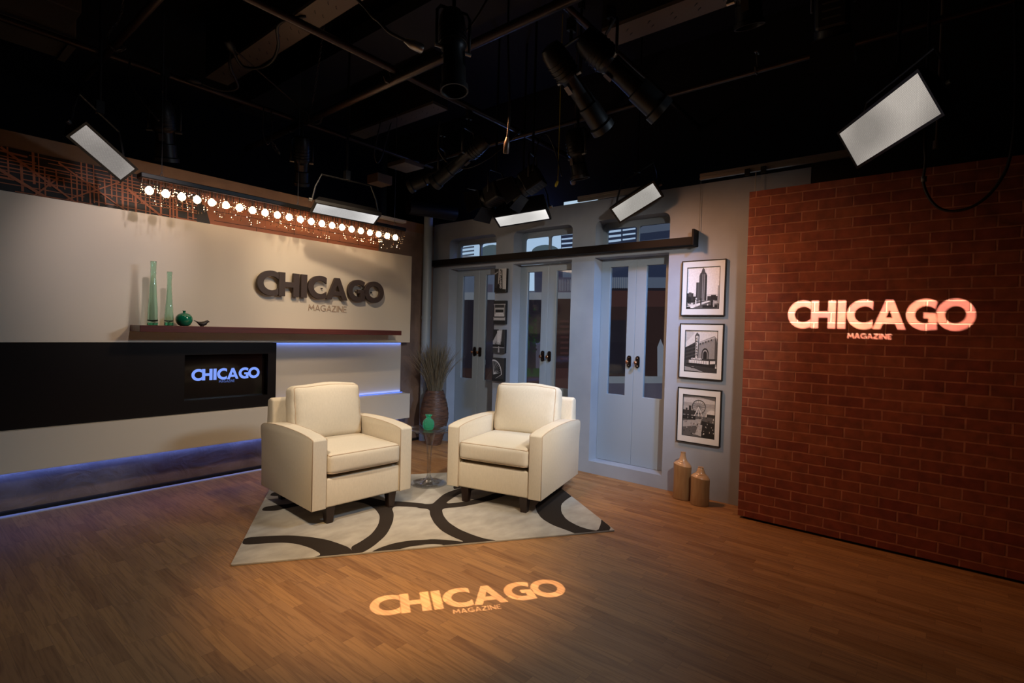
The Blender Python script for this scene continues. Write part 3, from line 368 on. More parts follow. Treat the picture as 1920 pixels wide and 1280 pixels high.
RUG={
'A':[(-0.002,0.434),(0.139,0.435),(0.307,0.41),(0.451,0.342),(0.553,0.272),(0.631,0.189),(0.701,0.104),(0.745,-0.037),(0.741,-0.053),(0.471,-0.028),(0.469,-0.007),(0.531,0.028),(0.458,0.147),(0.364,0.24),(0.266,0.289),(0.159,0.299),(0.006,0.303)],
'B':[(0.701,0.104),(0.777,0.193),(0.852,0.312),(0.907,0.49),(0.926,0.672),(0.901,0.827),(0.855,0.943),(0.788,1.039),(0.616,1.117),(0.746,1.283),(0.92,1.098),(0.996,1.024),(1.075,1.008),(1.22,0.944),(1.32,0.886),(1.306,0.781),(1.166,0.845),(1.057,0.881),(1.027,0.826),(1.035,0.697),(1.014,0.512),(0.953,0.27),(0.844,0.068),(0.745,-0.037)],
'C':[(1.233,0.911),(1.364,0.866),(1.403,0.939),(1.51,1.133),(1.674,1.266),(1.856,1.336),(1.826,1.202),(1.654,1.11),(1.564,0.996),(1.465,0.851),(1.646,0.874),(1.807,0.946),(1.928,1.031),(2.134,1.174),(2.135,1.038),(1.908,0.879),(1.734,0.797),(1.574,0.746),(1.426,0.747),(1.411,0.583),(1.426,0.421),(1.48,0.262),(1.552,0.14),(1.626,0.046),(1.695,0.006),(1.687,-0.041),(1.469,-0.03),(1.327,-0.044),(1.318,0.014),(1.248,0.043),(1.137,0.045),(1.208,0.036),(1.108,0.035),(1.02,0.002),(1.003,-0.046),(0.841,-0.043),(0.839,-0.0),(0.899,0.056),(0.986,0.109),(1.104,0.135),(1.22,0.122),(1.259,0.124),(1.368,0.084),(1.479,0.019),(1.407,0.131),(1.344,0.271),(1.316,0.434),(1.31,0.604),(1.326,0.752),(1.221,0.802)],
'G':[(2.645,1.107),(2.657,1.0),(2.648,0.852),(2.526,0.736),(2.443,0.634),(2.371,0.455),(2.347,0.281),(2.384,0.131),(2.437,0.051),(2.491,0.013),(2.574,0.136),(2.634,0.244),(2.621,0.056),(2.583,0.008),(2.558,-0.041),(2.29,-0.039),(2.301,-0.006),(2.267,0.067),(2.195,0.195),(2.161,0.346),(2.177,0.523),(2.222,0.681),(2.513,0.995)],
'H':[(0.036,1.465),(0.1,1.464),(0.193,1.49),(0.224,1.359),(0.158,1.337),(0.029,1.364)],
'I':[(0.026,1.077),(0.12,1.11),(0.216,1.117),(0.324,1.192),(0.35,1.076),(0.212,1.012),(0.124,0.962),(0.024,0.983)],
}

# ================================================================== SETTING
def struct(mb, name, m, **k): return tag(mb.build(name, m, None, **k), kind='structure')
mb = MB(); mb.box((-3, -4, -.1), (7, 7.5, 0)); struct(mb, 'floor', 'floor')
mb = MB(); mb.box((-3, -4, 4.6), (7, 7.5, 4.7)); struct(mb, 'ceiling', 'ceil')
# left wall: plaster flat, tan band on top; black studio wall above and behind
mb = MB(); mb.box((-3, 5.46, 0), (4.93, 5.56, 2.76)); wl = struct(mb, 'wall_left', 'plaster')
mb = MB(); mb.box((-3, 5.455, 2.76), (4.93, 5.56, 2.885)); tag(mb.build('trim_1', 'band'), kind='structure')
mb = MB(); mb.box((-3, 7.4, 0), (7, 7.5, 4.6)); struct(mb, 'wall_studio_left', 'ceil')
mb = MB(); mb.box((6.9, -4, 0), (7, 7.4, 4.6)); struct(mb, 'wall_studio_back', 'ceil')
mb = MB(); mb.box((-3, -4, 0), (6.9, -3.9, 4.6)); struct(mb, 'wall_studio_right', 'ceil')
# mural strip with a street map, then plain orange boards
mural = MB(); mural.box((-3, 5.449, 2.36), (4.0, 5.459, 2.76))
Y0 = 5.448
def seg(x0, z0, x1, z1, wd, col):
    global mural, Y0
    a, b = V((x0, z0)), V((x1, z1)); d = (b-a); n = V((-d.y, d.x)).normalized()*wd/2
    pts = [a-n, b-n, b+n, a+n]; Y0 -= .00004
    mural.cur = col; mural.add([(p.x, Y0, max(2.36, min(2.759, p.y))) for p in pts], [(0,1,2,3)]); mural.cur = 0
mural.cur = 1; mural.add([(-3,Y0+.0005,2.36),(2.03,Y0+.0005,2.36),(1.97,Y0+.0005,2.759),(-3,Y0+.0005,2.759)], [(0,1,2,3)]); mural.cur = 0
mural.cur = 1; mural.add([(2.03,Y0,2.36),(2.09,Y0,2.36),(2.02,Y0,2.6),(1.98,Y0,2.6)], [(0,1,2,3)]); mural.cur = 0
rm = random.Random(5)
xs = -1.4
while xs < 1.95:
    wd = rm.choice((.008, .01, .016)); sp = rm.uniform(.035, .075)
    z0 = rm.choice((2.36, 2.36, 2.45, 2.52)); z1 = rm.choice((2.759, 2.759, 2.66, 2.6))
    if not (.55 < xs < .8 and rm.random() < .6): seg(xs, z0, xs-.01, z1, wd, 0)
    xs += sp*.62
for z in (2.385, 2.41, 2.44, 2.465, 2.49, 2.515, 2.54, 2.565, 2.585, 2.61, 2.64, 2.67, 2.70, 2.73):
    xa = -1.4
    while xa < 1.9:
        xb = xa + rm.uniform(.25, .8)
        if rm.random() < .75: seg(xa, z, min(xb, 1.95), z-rm.uniform(0, .02), rm.choice((.007, .009, .014)), 0)
        xa = xb + rm.uniform(0, .1)
for a in ((.62,2.75,1.15,2.36,.018),(.95,2.72,1.5,2.36,.012),(1.4,2.62,1.75,2.36,.022),(.2,2.74,.55,2.36,.014),(.75,2.36,.95,2.6,.012),(-.3,2.74,.1,2.36,.016),(1.0,2.44,1.35,2.66,.01),(.55,2.62,.9,2.42,.022),(-.9,2.36,-.5,2.74,.014)): seg(*a, 0)
for z in (2.47, 2.56, 2.65): seg(2.1, z, 3.98, z, .004, 1)
for k, xx in enumerate((2.5, 2.9, 3.3, 3.7)): seg(xx, 2.36+.1*(k % 2), xx, 2.47+.09*(k % 2), .004, 1)
mo = mural.build('mural_strip', ['mural', 'mural_dark']); tag(mo, 'long strip of dark street map and orange boards on the wall above the cream panel', 'mural')
mb = MB(); mb.box((-3, 5.425, 0), (4.9, 5.46, .028)); struct(mb, 'baseboard_left', 'black')
mb = MB(); mb.box((-3, 5.352, 0), (3.6, 5.402, .008)); struct(mb, 'trim_2', 'floor_trim')

# back wall with three tall door openings and three transom openings
XB = 4.9
OPEN = [(4.31, 5.13), (3.20, 4.035), (2.09, 2.912)]
def wy(y): return -y     # plate coordinate a runs along -Y
loops = [rect(wy(5.44), 0, wy(.9), 2.905)]
for y0, y1 in OPEN:
    loops.append(rect(wy(y1), .13, wy(y0), 2.295))
    loops.append(rrect(wy(y1), 2.38, wy(y0), 2.685, .07))
mb = MB(); mb.prism(loops, (XB, 0, 0), EY, EZ, 0, -.16)
bw = mb.build('wall_back', 'blue_wall')
tag(bw, kind='structure')
def knob(parent, y):
    k = MB(); k.prism([rrect(-.021, -.062, .021, .062, .0205, True, True)], (5.053, y, 1.21), EY, EZ, 0, .012)
    k2 = k.build('backplate', 'bronze', None, bevel=.003); rel(k2, parent)
    c = MB(); c.lathe([(.009,0),(.009,.025),(.017,.032),(.021,.045),(.015,.055),(0.001,.058)], (5.04, y, 1.205), (-1,0,0), 16)
    rel(c.build('door_knob', 'copper', None, smooth='all'), k2)
    for zz in (1.252, 1.168):
        c = MB(); c.lathe([(.004,0),(.004,.004),(.001,.006)], (5.042, y, zz), (-1,0,0), 8); rel(c.build('screw', 'copper'), k2)
for i, (y0, y1) in enumerate(OPEN):
    mid = (y0+y1)/2
    for j, (a, b, g0, g1) in enumerate(((mid+.001, y1-.001, mid+.095, y1-.108), (y0+.001, mid-.001, y0+.092, mid-.112))):
        root = tag(empty('door_%d' % (2*i+j+1), (5.06, (a+b)/2, .132)), kind='structure')
        mb = MB(); mb.prism([rect(wy(b), .132, wy(a), 2.293), rect(wy(g1), .85, wy(g0), 2.206)], (5.055, 0, 0), EY, EZ, 0, -.04)
        wpart(mb, 'door_panel', 'door', root, bevel=.002, seg=1)
        mb = MB(); mb.box((5.072, g0-.005, .845), (5.076, g1+.005, 2.21)); wpart(mb, 'glass_pane', 'glass', root)
        knob(root, mid + (.048 if j == 0 else -.048))
    wroot = tag(empty('window_%d' % (i+1), (5.06, mid, 2.38)), kind='structure')
    mb = MB(); mb.prism([rrect(wy(y1)+.001, 2.381, wy(y0)-.001, 2.684, .065), rrect(wy(y1)+.055, 2.40, wy(mid)-.012, 2.615, .03), rrect(wy(mid)+.012, 2.40, wy(y0)-.055, 2.615, .03)], (5.055, 0, 0), EY, EZ, 0, -.03)
    wpart(mb, 'window_frame', 'door', wroot)
    mb = MB(); mb.box((5.068, y0+.02, 2.39), (5.071, y1-.02, 2.64)); wpart(mb, 'glass_pane', 'glass', wroot)
# sill boards
# right wall: brick flat standing slightly proud, lifted off the floor
mb = MB(); mb.box((4.592, -3.4, .02), (4.68, 1.287, 2.69)); struct(mb, 'wall_right', 'brick')
mb = MB(); mb.box((4.62, -3.4, 0), (4.68, 1.25, .02)); struct(mb, 'shadow_gap_strip', 'black')  # black strip in place of the dark shadow line under the brick flat
mb = MB(); mb.box((4.905, -3.4, 0), (5.0, .9, 3.0)); struct(mb, 'wall_flat_back', 'ceil')

# street backdrop beyond the glass
bd = MB(); bmats = [mat('backdrop_'+k, tuple(c*.3 for c in v), .9, emit=v, es=1.0) for k, v in BD_COL.items()]
keys = list(BD_COL); bd.cur = keys.index('dark'); bd.box((6.0, 1.3, .25), (6.03, 6.9, 2.32)); bd.cur = keys.index('pale'); bd.box((6.0, 1.3, 2.32), (6.03, 6.9, 3.0)); bd.box((6.0, 3.2, 3.0), (6.03, 4.15, 3.3))
for n, (c, pl) in enumerate(BD):
    bd.cur = keys.index(c); lp = [(wy(a), b) for a, b in pl]
    if sum(lp[i][0]*lp[(i+1) % len(lp)][1]-lp[(i+1) % len(lp)][0]*lp[i][1] for i in range(len(lp))) < 0: lp = lp[::-1]
    bd.prism([lp], (5.999-.0004*n, 0, 0), EY, EZ, 0, None)
mb = MB(); mb.box((5.5, -1, 2.93), (5.52, 3.25, 4.6)); mb.box((5.5, 3.75, 2.93), (5.52, 7.3, 4.6)); mb.box((5.5, 3.25, 3.12), (5.52, 3.75, 4.6)); struct(mb, 'black_valance', 'ceil')  # black valance added to mask the bright backdrop above the door wall
b_o = bd.build('street_backdrop', bmats); tag(b_o, 'backlit picture of a city street seen through the glass behind the doors', 'backdrop')
mb = MB(); mb.box((6.0, 1.3, 0), (6.03, 6.9, .25)); rel(mb.build('bottom_rail', 'black'), b_o)

# pipe in the corner
t = thing('corner_pipe', 'tall grey pipe with a joint in the corner beside the first door', 'pipe', (4.72, 5.36, 0))
mb = MB(); mb.cyl((4.72,5.36,0), (4.72,5.36,3.0), .058, n=20); wpart(mb, 'pipe', 'door', t, smooth=True)
mb = MB(); mb.cyl((4.72,5.36,1.62), (4.72,5.36,1.66), .063, n=20); wpart(mb, 'pipe_joint', 'door', t, smooth=True)
# black rail across the doors
t = thing('wall_rail', 'long black rail with an upturned end above the three double doors', 'rail', (4.86, 3.6, 2.33))
mb = MB(); mb.box((4.80, 1.83, 2.333), (4.90, 5.42, 2.408)); wpart(mb, 'rail', 'beam', t, bevel=.003)
mb = MB(); mb.box((4.78, 1.808, 2.325), (4.90, 1.829, 2.475)); wpart(mb, 'end_plate', 'beam', t, bevel=.003)
mb = MB(); mb.tube([(4.885, 1.80, 2.47), (4.885, 1.80, 2.93)], .002, 5); wpart(mb, 'hanging_wire', 'steel', t)

# ================================================================== LEFT WALL PANELS
def panel(name, lab, lo, hi, m='cream', **k):
    mb = MB(); mb.box(lo, hi); o = mb.build(name, m, bevel=.002, seg=1, **k); return tag(o, lab, 'wall panel')
panel('wall_panel', 'large cream panel along the top of the left wall carrying the dark letters', (-3, 5.30, 1.31), (4.405, 5.36, 2.408))
mb = MB(); mb.box((2.665, 5.40, .655), (4.345, 5.45, 1.305)); o = mb.build('wall_panel', 'cream', bevel=.002, seg=1); tag(o, 'recessed cream panel between the dark panel and the room corner', 'wall panel')
panel('wall_panel', 'low protruding cream panel running beneath the dark panel', (-3, 5.25, .353), (4.385, 5.40, .663))
mb = MB(); mb.prism([rect(-3, .665, 2.66, 1.305), rect(1.816, .781, 2.574, 1.197)], (0, 5.30, 0), EX, EZ, 0, -.06)
t = mb.build('wall_panel', 'black_panel'); tag(t, 'long dark laminate panel framing the lit screen', 'wall panel')
t = thing('television', 'flat screen showing blue glowing letters set in the dark panel', 'television', (2.195, 5.37, .785))
mb = MB(); mb.box((1.80, 5.362, .77), (2.59, 5.40, 1.21)); wpart(mb, 'screen', 'screen', t)
L7 = chicago(); MG, MGW = magazine()
def put(letters, O, e, f, h, d0, d1, mb, sx=1):
    for g in letters:
        mb.prism([[(a*h*sx, b*h) for a, b in lp] for lp in g], O, e, f, d0, d1)
mb = MB(); put(L7, V((1.894, 5.3615, .952)), EX, EZ, .107, 0, None, mb, .627/(6.15*.107)); wpart(mb, 'lit_letters', 'screen_text', t)
mb = MB(); put(MG, V((2.134, 5.3615, .922)), EX, EZ, .026, 0, None, mb, .144/(MGW*.026)); wpart(mb, 'lit_letters_small', 'screen_text2', t)
t = thing('wall_sign', 'thick dark brown raised capital letters mounted on the cream panel', 'sign', (2.42, 5.28, 1.78))
for g in L7:
    mb = MB(); put([g], V((2.425, 5.272, 1.785)), EX, EZ, .243, .032, 0, mb, 1.515/(6.15*.243)); wpart(mb, 'letter', 'dark_letter', t, bevel=.0015, seg=1)
    mb = MB(); cx = 2.425 + sum(p[0] for p in g[0])/len(g[0])*1.515/6.15
for i in range(7):
    x = 2.50+i*.215; mb = MB(); mb.cyl((x, 5.272, 1.9), (x, 5.30, 1.9), .006); wpart(mb, 'stand_off', 'black', t)
t = thing('wall_sign', 'thin tan raised capital letters on the cream panel under the dark letters', 'sign', (3.0, 5.29, 1.65))
for g in magazine(.095)[0]:
    mb = MB(); put([g], V((3.0, 5.2995, 1.653)), EX, EZ, .068, .006, 0, mb, .47/(MGW*.068)); wpart(mb, 'letter', 'tan_letter', t)
def led(lab, a, b, pw, aim, w_):
    t = thing('led_strip', lab, 'light strip', a); mb = MB(); mb.obox((V(a)+V(b))/2, (V(b)-V(a))/2, (0, .004, 0), (0, 0, .004)); wpart(mb, 'diodes', 'led', t)
    n = max(1, round((b[0]-a[0])/1.6)); st = (b[0]-a[0])/n
    for i in range(n):
        c = V((a[0]+(i+.5)*st, a[1], a[2])); l = light('lamp', 'AREA', c+V(aim)*.01, c+V(aim), pw, LED, w=st, h=.01); l.parent = t; l.location = l.location - t.location
led('blue light strip glowing under the upper cream panel', (2.67, 5.385, 1.312), (4.34, 5.385, 1.312), .55, (0, .25, -1), .01)
led('blue light strip glowing behind the top edge of the low cream panel', (2.68, 5.39, .669), (4.37, 5.39, .669), .5, (0, .12, 1), .01)
led('blue light strip glowing under the low cream panel beside the floor', (-2.2, 5.43, .345), (4.37, 5.43, .345), 2.1, (0, .25, -1), .01)

# shelf and what stands on it
mb = MB(); mb.box((1.40, 5.05, 1.405), (4.066, 5.30, 1.459)); tag(mb.build('wall_shelf', 'shelf', bevel=.002, seg=1), 'long red-brown wooden floating shelf on the cream panel', 'shelf')
ZS = 1.459
def vase(name, lab, x, y, prof, m, inner=.004, base_m=None, grp=None):
    t = thing(name, lab, 'vase', (x, y, ZS)); mb = MB()
    full = prof + [(max(r-inner, .001), h) for r, h in reversed(prof) if h > .03] + [(.001, .03)]
    mb.lathe(full, (0,0,0), n=28, close=False); mb.lathe([(prof[0][0], 0), (.001, 0)], (0,0,0), n=28, close=False)
    mb.build('body', m, t, smooth='all'); return t
rb = random.Random(2)
def wob(prof, n=16, am=.0012):
    P = bez([(r, 0, h) for r, h in prof], n); return [(max(.001, p.x+rb.uniform(-am, am)), p.z) for p in P]
t = vase('glass_vase', 'tallest pale green glass vase at the left end of the shelf', 1.515, 5.14, wob([(.037,0),(.038,.03),(.036,.12),(.030,.25),(.023,.38),(.021,.46),(.023,.535)], 7), 'green_glass')
mb = MB(); mb.lathe([(.001,.003),(.035,.003),(.036,.022),(.001,.024)], n=24, close=False); mb.build('vase_foot', 'green_glass_deep', t, smooth=True)['label'] = 'deep green glass foot'
t = vase('glass_vase', 'shorter slim green glass vase between the tallest vase and the round pot', 1.635, 5.14, wob([(.033,0),(.034,.03),(.031,.11),(.024,.22),(.018,.33),(.018,.40),(.020,.46)], 7), 'green_glass')
mb = MB(); mb.lathe([(.001,.003),(.031,.003),(.032,.028),(.001,.03)], n=24, close=False); mb.build('vase_foot', 'green_glass_deep', t, smooth=True)['label'] = 'deep green glass foot'
pp = [(.028,0),(.048,.012),(.062,.038),(.066,.06),(.060,.084),(.044,.103),(.022,.114),(.011,.118),(.0105,.126),(.014,.130),(.014,.133),(.009,.133),(.008,.12)]
t = thing('round_pot', 'round glossy dark green pot with tiny neck on the shelf', 'vase', (1.755, 5.15, ZS)); mb = MB(); mb.lathe([(p.x, p.z) for p in bez([(r,0,h) for r, h in pp], 4)], n=32); mb.build('body', 'green_pot', t, smooth='all')
# bird figurine
t = thing('bird_figurine', 'small black bird figurine at the right of the round green pot', 'figurine', (1.895, 5.14, ZS))
mb = MB(); mb.tube([(-.066,0,.052),(-.05,0,.045),(-.034,0,.035),(-.015,0,.024),(.006,0,.022),(.026,0,.03),(.038,0,.042),(.048,0,.046),(.056,0,.043),(.066,0,.042)], .02, 14, rs=[.002,.004,.008,.018,.022,.019,.013,.0115,.006,.001])
mb.build('body', 'bird', t, smooth='all'); mb = MB(); mb.lathe([(.014,0),(.015,.004),(.012,.01)], (0,0,0)); mb.build('base', 'bird', t)

# ================================================================== CHANDELIER
CX0, CX1, CYY = 1.372, 4.036, 5.02
t = thing('chandelier', 'long linear chandelier of round glowing bulbs and crystal drops before the mural', 'chandelier', (2.7, CYY, 2.64))
mb = MB(); mb.box((CX0, CYY-.05, 2.635), (CX1, CYY+.06, 2.675)); wpart(mb, 'canopy_bar', 'fixture', t, bevel=.006)
mb = MB(); mb.box((CX0+.01, CYY-.045, 2.629), (CX1-.01, CYY+.05, 2.634)); wpart(mb, 'brass_underside', 'copper', t)
for x in (1.53, 2.71, 3.9):
    mb = MB(); mb.tube([(x-.012, CYY, 2.675), (x-.008, CYY, 2.70), (x, CYY, 2.72), (x, CYY, 4.0)], .0025, 5); mb.tube([(x+.012, CYY, 2.675), (x+.008, CYY, 2.70), (x+.001, CYY, 2.72)], .0025, 5); wpart(mb, 'hanging_cable', 'steel', t)
bpos = [1.443+.1173*i for i in range(22)]
for i, x in enumerate(bpos):
    x += (x-2.7)*.002
    mb = MB(); mb.lathe([(.001,-.031),(.014,-.028),(.024,-.019),(.030,-.006),(.030,.006),(.025,.018),(.017,.027),(.011,.034)], (x, CYY-.01, 2.545), n=18)
    b = wpart(mb, 'bulb', 'bulb', t, smooth='all')
    mb = MB(); mb.cyl((x, CYY-.01, 2.578), (x, CYY-.01, 2.63), .007, n=8); wpart(mb, 'bulb_stem', 'socket', t)
mb = MB(); rr = random.Random(8)
def bead(x, y, z, s): mb.add([(x-s,y,z),(x,y-s,z),(x+s,y,z),(x,y+s,z),(x,y,z+s*1.6),(x,y,z-s*1.6)], [(0,1,4),(1,2,4),(2,3,4),(3,0,4),(1,0,5),(2,1,5),(3,2,5),(0,3,5)])
for row in range(5):
    y = CYY-.04+row*.022
    for i in range(110):
        x = CX0+.015+i*(CX1-CX0-.03)/109+rr.uniform(-.004, .004); ln = rr.choice((.05,.065,.09,.09,.115,.16,.19))*(1 if rr.random() < .8 else 1.15)
        mb.cur = 1; mb.cyl((x, y, 2.63), (x, y, 2.63-ln), .0008, n=3); mb.cur = 0
        bead(x, y, 2.63-ln, .0055)
        if rr.random() < .45: bead(x, y, 2.63-ln+.02, .004)
        if rr.random() < .45: mb.cur = 1; mb.box((x-.002, y-.002, 2.60), (x+.002, y+.002, 2.63)); mb.cur = 0
o = mb.build('crystal_drops', ['bead', 'socket']); tag(o, kind='stuff'); rel(o, t)

# ================================================================== FRAMED PRINTS
def gm(v, tint=(1, .97, .95)):
    v = min(.85, v*1.35) if v > .18 else v*.7
    k = 'ink_%03d' % int(v*1000)
    if k not in M: M[k] = mat(k, tuple(v*t_ for t_ in tint), .8, noise=(60, .8, tuple(v*.7*t_ for t_ in tint), ONE))
    return k
def art(shapes, name, parent, O, W_, H_, f0=.0006):
    mb = MB(); ms = []
    for n, (g, pl) in enumerate(shapes):
        k = gm(g)
        if k not in ms: ms.append(k)
        mb.cur = ms.index(k)
        lp = [(max(0, min(1, a))*W_, max(0, min(1, b))*H_) for a, b in pl]
        if len(set(lp)) < 3: continue
        ar = sum(lp[i][0]*lp[(i+1) % len(lp)][1]-lp[(i+1) % len(lp)][0]*lp[i][1] for i in range(len(lp)))
        if abs(ar) < 1e-9: continue
        if ar < 0: lp = lp[::-1]
        mb.prism([lp], V(O)+V((-.00012*n, 0, 0)), EY, EZ, 0, None)
    return wpart(mb, name, ms, parent)
def tri(a, b, c): return [a, b, c]
ra = random.Random(4)
tower = [(.50, rect(0,0,1,1)), (.62, rect(0,.35,1,1)), (.03, rect(0,.12,.3,.30)), (.05, rect(0,.2,.2,.38)), (.10, rect(.05,.30,.14,.40)), (.14, rect(.28,.17,.40,.64)), (.06, rect(.28,.17,.32,.64)),
 (.10, [(.37,.17),(.37,.80),(.40,.86),(.43,.88),(.45,.95),(.49,.99),(.53,.95),(.55,.88),(.58,.86),(.61,.80),(.61,.17)]), (.22, rect(.47,.2,.49,.84)), (.22, rect(.52,.2,.54,.84)), (.04, rect(.43,.2,.44,.86)), (.03, rect(.57,.2,.61,.8)), (.30, rect(.37,.17,.62,.20)),
 (.05, rect(.64,.15,.95,.30)), (.03, rect(.75,.22,.9,.33)), (.28, rect(.95,.05,.98,.55)), (.14, [(0,.0),(1,.0),(1,.12),(.6,.2),(.3,.16),(0,.16)]), (.60, [(0,.02),(.2,.02),(.75,.18),(.68,.19),(0,.06)]), (.45, rect(.03,.08,.2,.14)), (.02, rect(.5,.02,.95,.08)), (.35, rect(.86,.12,.94,.19)), (.03, rect(0,0,.12,.05))]
for i in range(14):
    a = ra.uniform(0, .95); tower.append((ra.choice((.02, .3, .5)), rect(a, ra.uniform(.02, .25), a+.04, ra.uniform(.05, .3))))
thea = [(.50, rect(0,0,1,1)), (.38, [(0,.7),(.3,.95),(.15,1),(0,1)]), (.07, [(0,.15),(.38,.15),(.38,.75),(0,.58)]), (.20, [(.38,.15),(1,.15),(1,.8),(.9,.88),(.42,.72),(.38,.72)]), (.34, [(.4,.68),(.9,.82),(.92,.86),(.4,.71)]), (.10, [(.92,.2),(1,.2),(1,.7),(.92,.84)]),
 (.03, [(.52,.32)]+ell(.63,.45,.11,.13,180,0,12)+[(.74,.32)]), (.26, [(.55,.32)]+ell(.63,.44,.08,.10,180,0,12)+[(.71,.32)]), (.02, [(.57,.32)]+ell(.63,.43,.06,.08,180,0,12)+[(.69,.32)]), (.12, [(.30,.3),(.42,.3),(.44,.9),(.36,.96),(.30,.88)]), (.45, [(.33,.32),(.39,.32),(.41,.86),(.36,.88),(.33,.86)]),
 (.02, rect(.05,.04,.95,.2)), (.55, [(.13,.21),(.75,.19),(.75,.27),(.13,.28)]), (.05, [(.76,.18),(.98,.2),(.98,.30),(.76,.29)]), (.5, [(.79,.2),(.95,.215),(.95,.28),(.79,.275)]), (.05, [(.13,.28),(.78,.28),(.98,.31),(.98,.33),(.13,.31)]), (.05, [(0,0),(1,0),(1,.1),(0,.17)]), (.22, [(0,.02),(.6,0),(.3,.08),(0,.12)]), (.02, rect(.2,.08,.34,.13)), (.35, rect(.22,.11,.31,.12))]
for i in range(7):
    for j in range(4): thea.append((.02, rect(.03+i*.045, .28+j*.09+i*.012, .05+i*.045, .33+j*.09+i*.012)))
for i in range(5): thea.append((.05, rect(.46+i*.085, .66+i*.025, .49+i*.085, .70+i*.025)))
for i in range(8): thea.append((.04, rect(.16+i*.073, .2, .17+i*.073, .27)))
wheel = [(.27, rect(0,0,1,1)), (.40, rect(0,.82,1,.93)), (.18, [(0,.93),(.5,.97),(1,.9),(1,1),(0,1)]), (.33, rect(0,.6,1,.72)), (.05, rect(0,.52,.42,.63)), (.04, rect(.18,.5,.26,.74)), (.05, rect(.08,.5,.14,.68)), (.5, [(.7,.5)]+ell(.92,.52,.2,.16,180,0,10)), (.05, rect(.75,.38,1,.57)), (.16, [(0,0),(1,0),(1,.5),(0,.5)]), (.30, [(0,.35),(.6,.45),(.55,.28),(0,.2)]), (.03, rect(.0,.4,.4,.5)), (.03, [(.55,.1),(1,.02),(1,.35),(.6,.4)]), (.35, [(.4,.05),(.6,.02),(.62,.3),(.5,.3)]), (.02, [(.6,0),(1,0),(1,.1),(.6,.14)])]
for k in range(30):
    a0, a1 = 2*PI*k/30, 2*PI*(k+1)/30; c = (.5, .73)
    wheel.append((.06, [(c[0]+.215*math.cos(a0), c[1]+.215*.8*math.sin(a0)), (c[0]+.215*math.cos(a1), c[1]+.215*.8*math.sin(a1)), (c[0]+.195*math.cos(a1), c[1]+.195*.8*math.sin(a1)), (c[0]+.195*math.cos(a0), c[1]+.195*.8*math.sin(a0))]))
    if k % 2 == 0: n_ = (math.sin(a0)*.003, -math.cos(a0)*.003); wheel.append((.12, [(c[0]-n_[0], c[1]-n_[1]), (c[0]+n_[0], c[1]+n_[1]), (c[0]+.2*math.cos(a0)+n_[0], c[1]+.16*math.sin(a0)+n_[1]), (c[0]+.2*math.cos(a0)-n_[0], c[1]+.16*math.sin(a0)-n_[1])]))
wheel += [(.5, [(.49,.74),(.36,.5),(.39,.5),(.5,.72)]), (.5, [(.5,.74),(.64,.5),(.61,.5),(.49,.72)]), (.5, [(.495,.74),(.505,.74),(.51,.5),(.49,.5)])]
for i in range(60):
    a, b = ra.uniform(0, .97), ra.uniform(.03, .48); wheel.append((ra.choice((.02, .02, .04, .3, .5)), rect(a, b, a+ra.uniform(.008, .03), b+ra.uniform(.01, .04))))
for zc, lab, shp in ((1.94, 'framed black and white photo of a tall stepped tower, topmost of three', tower), (1.356, 'framed black and white photo of a theatre with a marquee, middle of three', thea), (.754, 'framed black and white photo of a large ferris wheel, lowest of three', wheel)):
    yc = 1.744; hw, hh = .2025, .257
    t = thing('framed_print', lab, 'picture frame', (4.88, yc, zc))
    mb = MB(); mb.prism([rect(-hw,-hh,hw,hh), rect(-hw+.009,-hh+.009,hw-.009,hh-.009)], (4.872, yc, zc), EY, EZ, 0, -.026); wpart(mb, 'frame', 'fixture', t)
    mb = MB(); mb.prism([rect(-hw+.009,-hh+.009,hw-.009,hh-.009), rect(-.148,-.19,.148,.19)], (4.876, yc, zc), EY, EZ, 0, -.003); wpart(mb, 'mat_board', 'mat_board', t)
    mb = MB(); mb.prism([rect(-.152,-.194,.152,.194), rect(-.148,-.19,.148,.19)], (4.8755, yc, zc), EY, EZ, 0, -.003); wpart(mb, 'mat_bevel', 'fixture', t)
    mb = MB(); mb.box((4.884, yc-.19, zc-.24), (4.897, yc+.19, zc+.24)); wpart(mb, 'backing_board', 'fixture', t)
    a = art(shp, 'photograph', t, (4.8835, yc+.148, zc-.19), .296, .38)
    if shp is thea:
        mb = MB(); put(L7, V((4.8785, yc+.148-.06, zc-.19+.29*.38)), EY, EZ, .016, 0, None, mb); wpart(mb, 'sign_lettering', gm(.6), t)
        mb = MB()
        for q, g in enumerate(L7):
            xm = min(p[0] for p in g[0]); hgt = .016; mb.prism([[((a_-xm)*hgt, b_*hgt) for a_, b_ in lp] for lp in g], V((4.8785, yc+.148-.1015, zc-.19+.38*(.79-.068*q))), EY, EZ, 0, None)
        wpart(mb, 'upright_lettering', gm(.02), t)
# four small canvases between door one and two
cz = [2.10, 1.715, 1.365, 1.02]
c1 = [(.42, rect(0,0,1,1)), (.05, [(0,0),(.3,0),(.35,1),(0,1)]), (.02, [(0,0),(1,0),(1,.12),(0,.2)]), (.10, [(.35,.15),(.72,.15),(.66,.95),(.45,.98)]), (.25, [(0,.75),(.3,.85),(.3,.9),(0,.82)]), (.02, [(.2,.1),(.5,.1),(.4,.4),(.25,.3)])]
c2 = [(.30, rect(0,0,1,1)), (.02, rect(0,.0,1,.16)), (.03, rect(0,.86,1,1)), (.05, rect(.1,.7,.9,.82)), (.45, rect(.08,.34,.92,.42)), (.02, rect(.15,.5,.85,.62)), (.35, rect(.05,.2,.95,.24)), (.03, rect(.05,.28,.95,.32)), (.5, rect(.2,.43,.8,.48)), (.02, rect(0,.3,.06,.8)), (.02, rect(.94,.3,1,.8))]
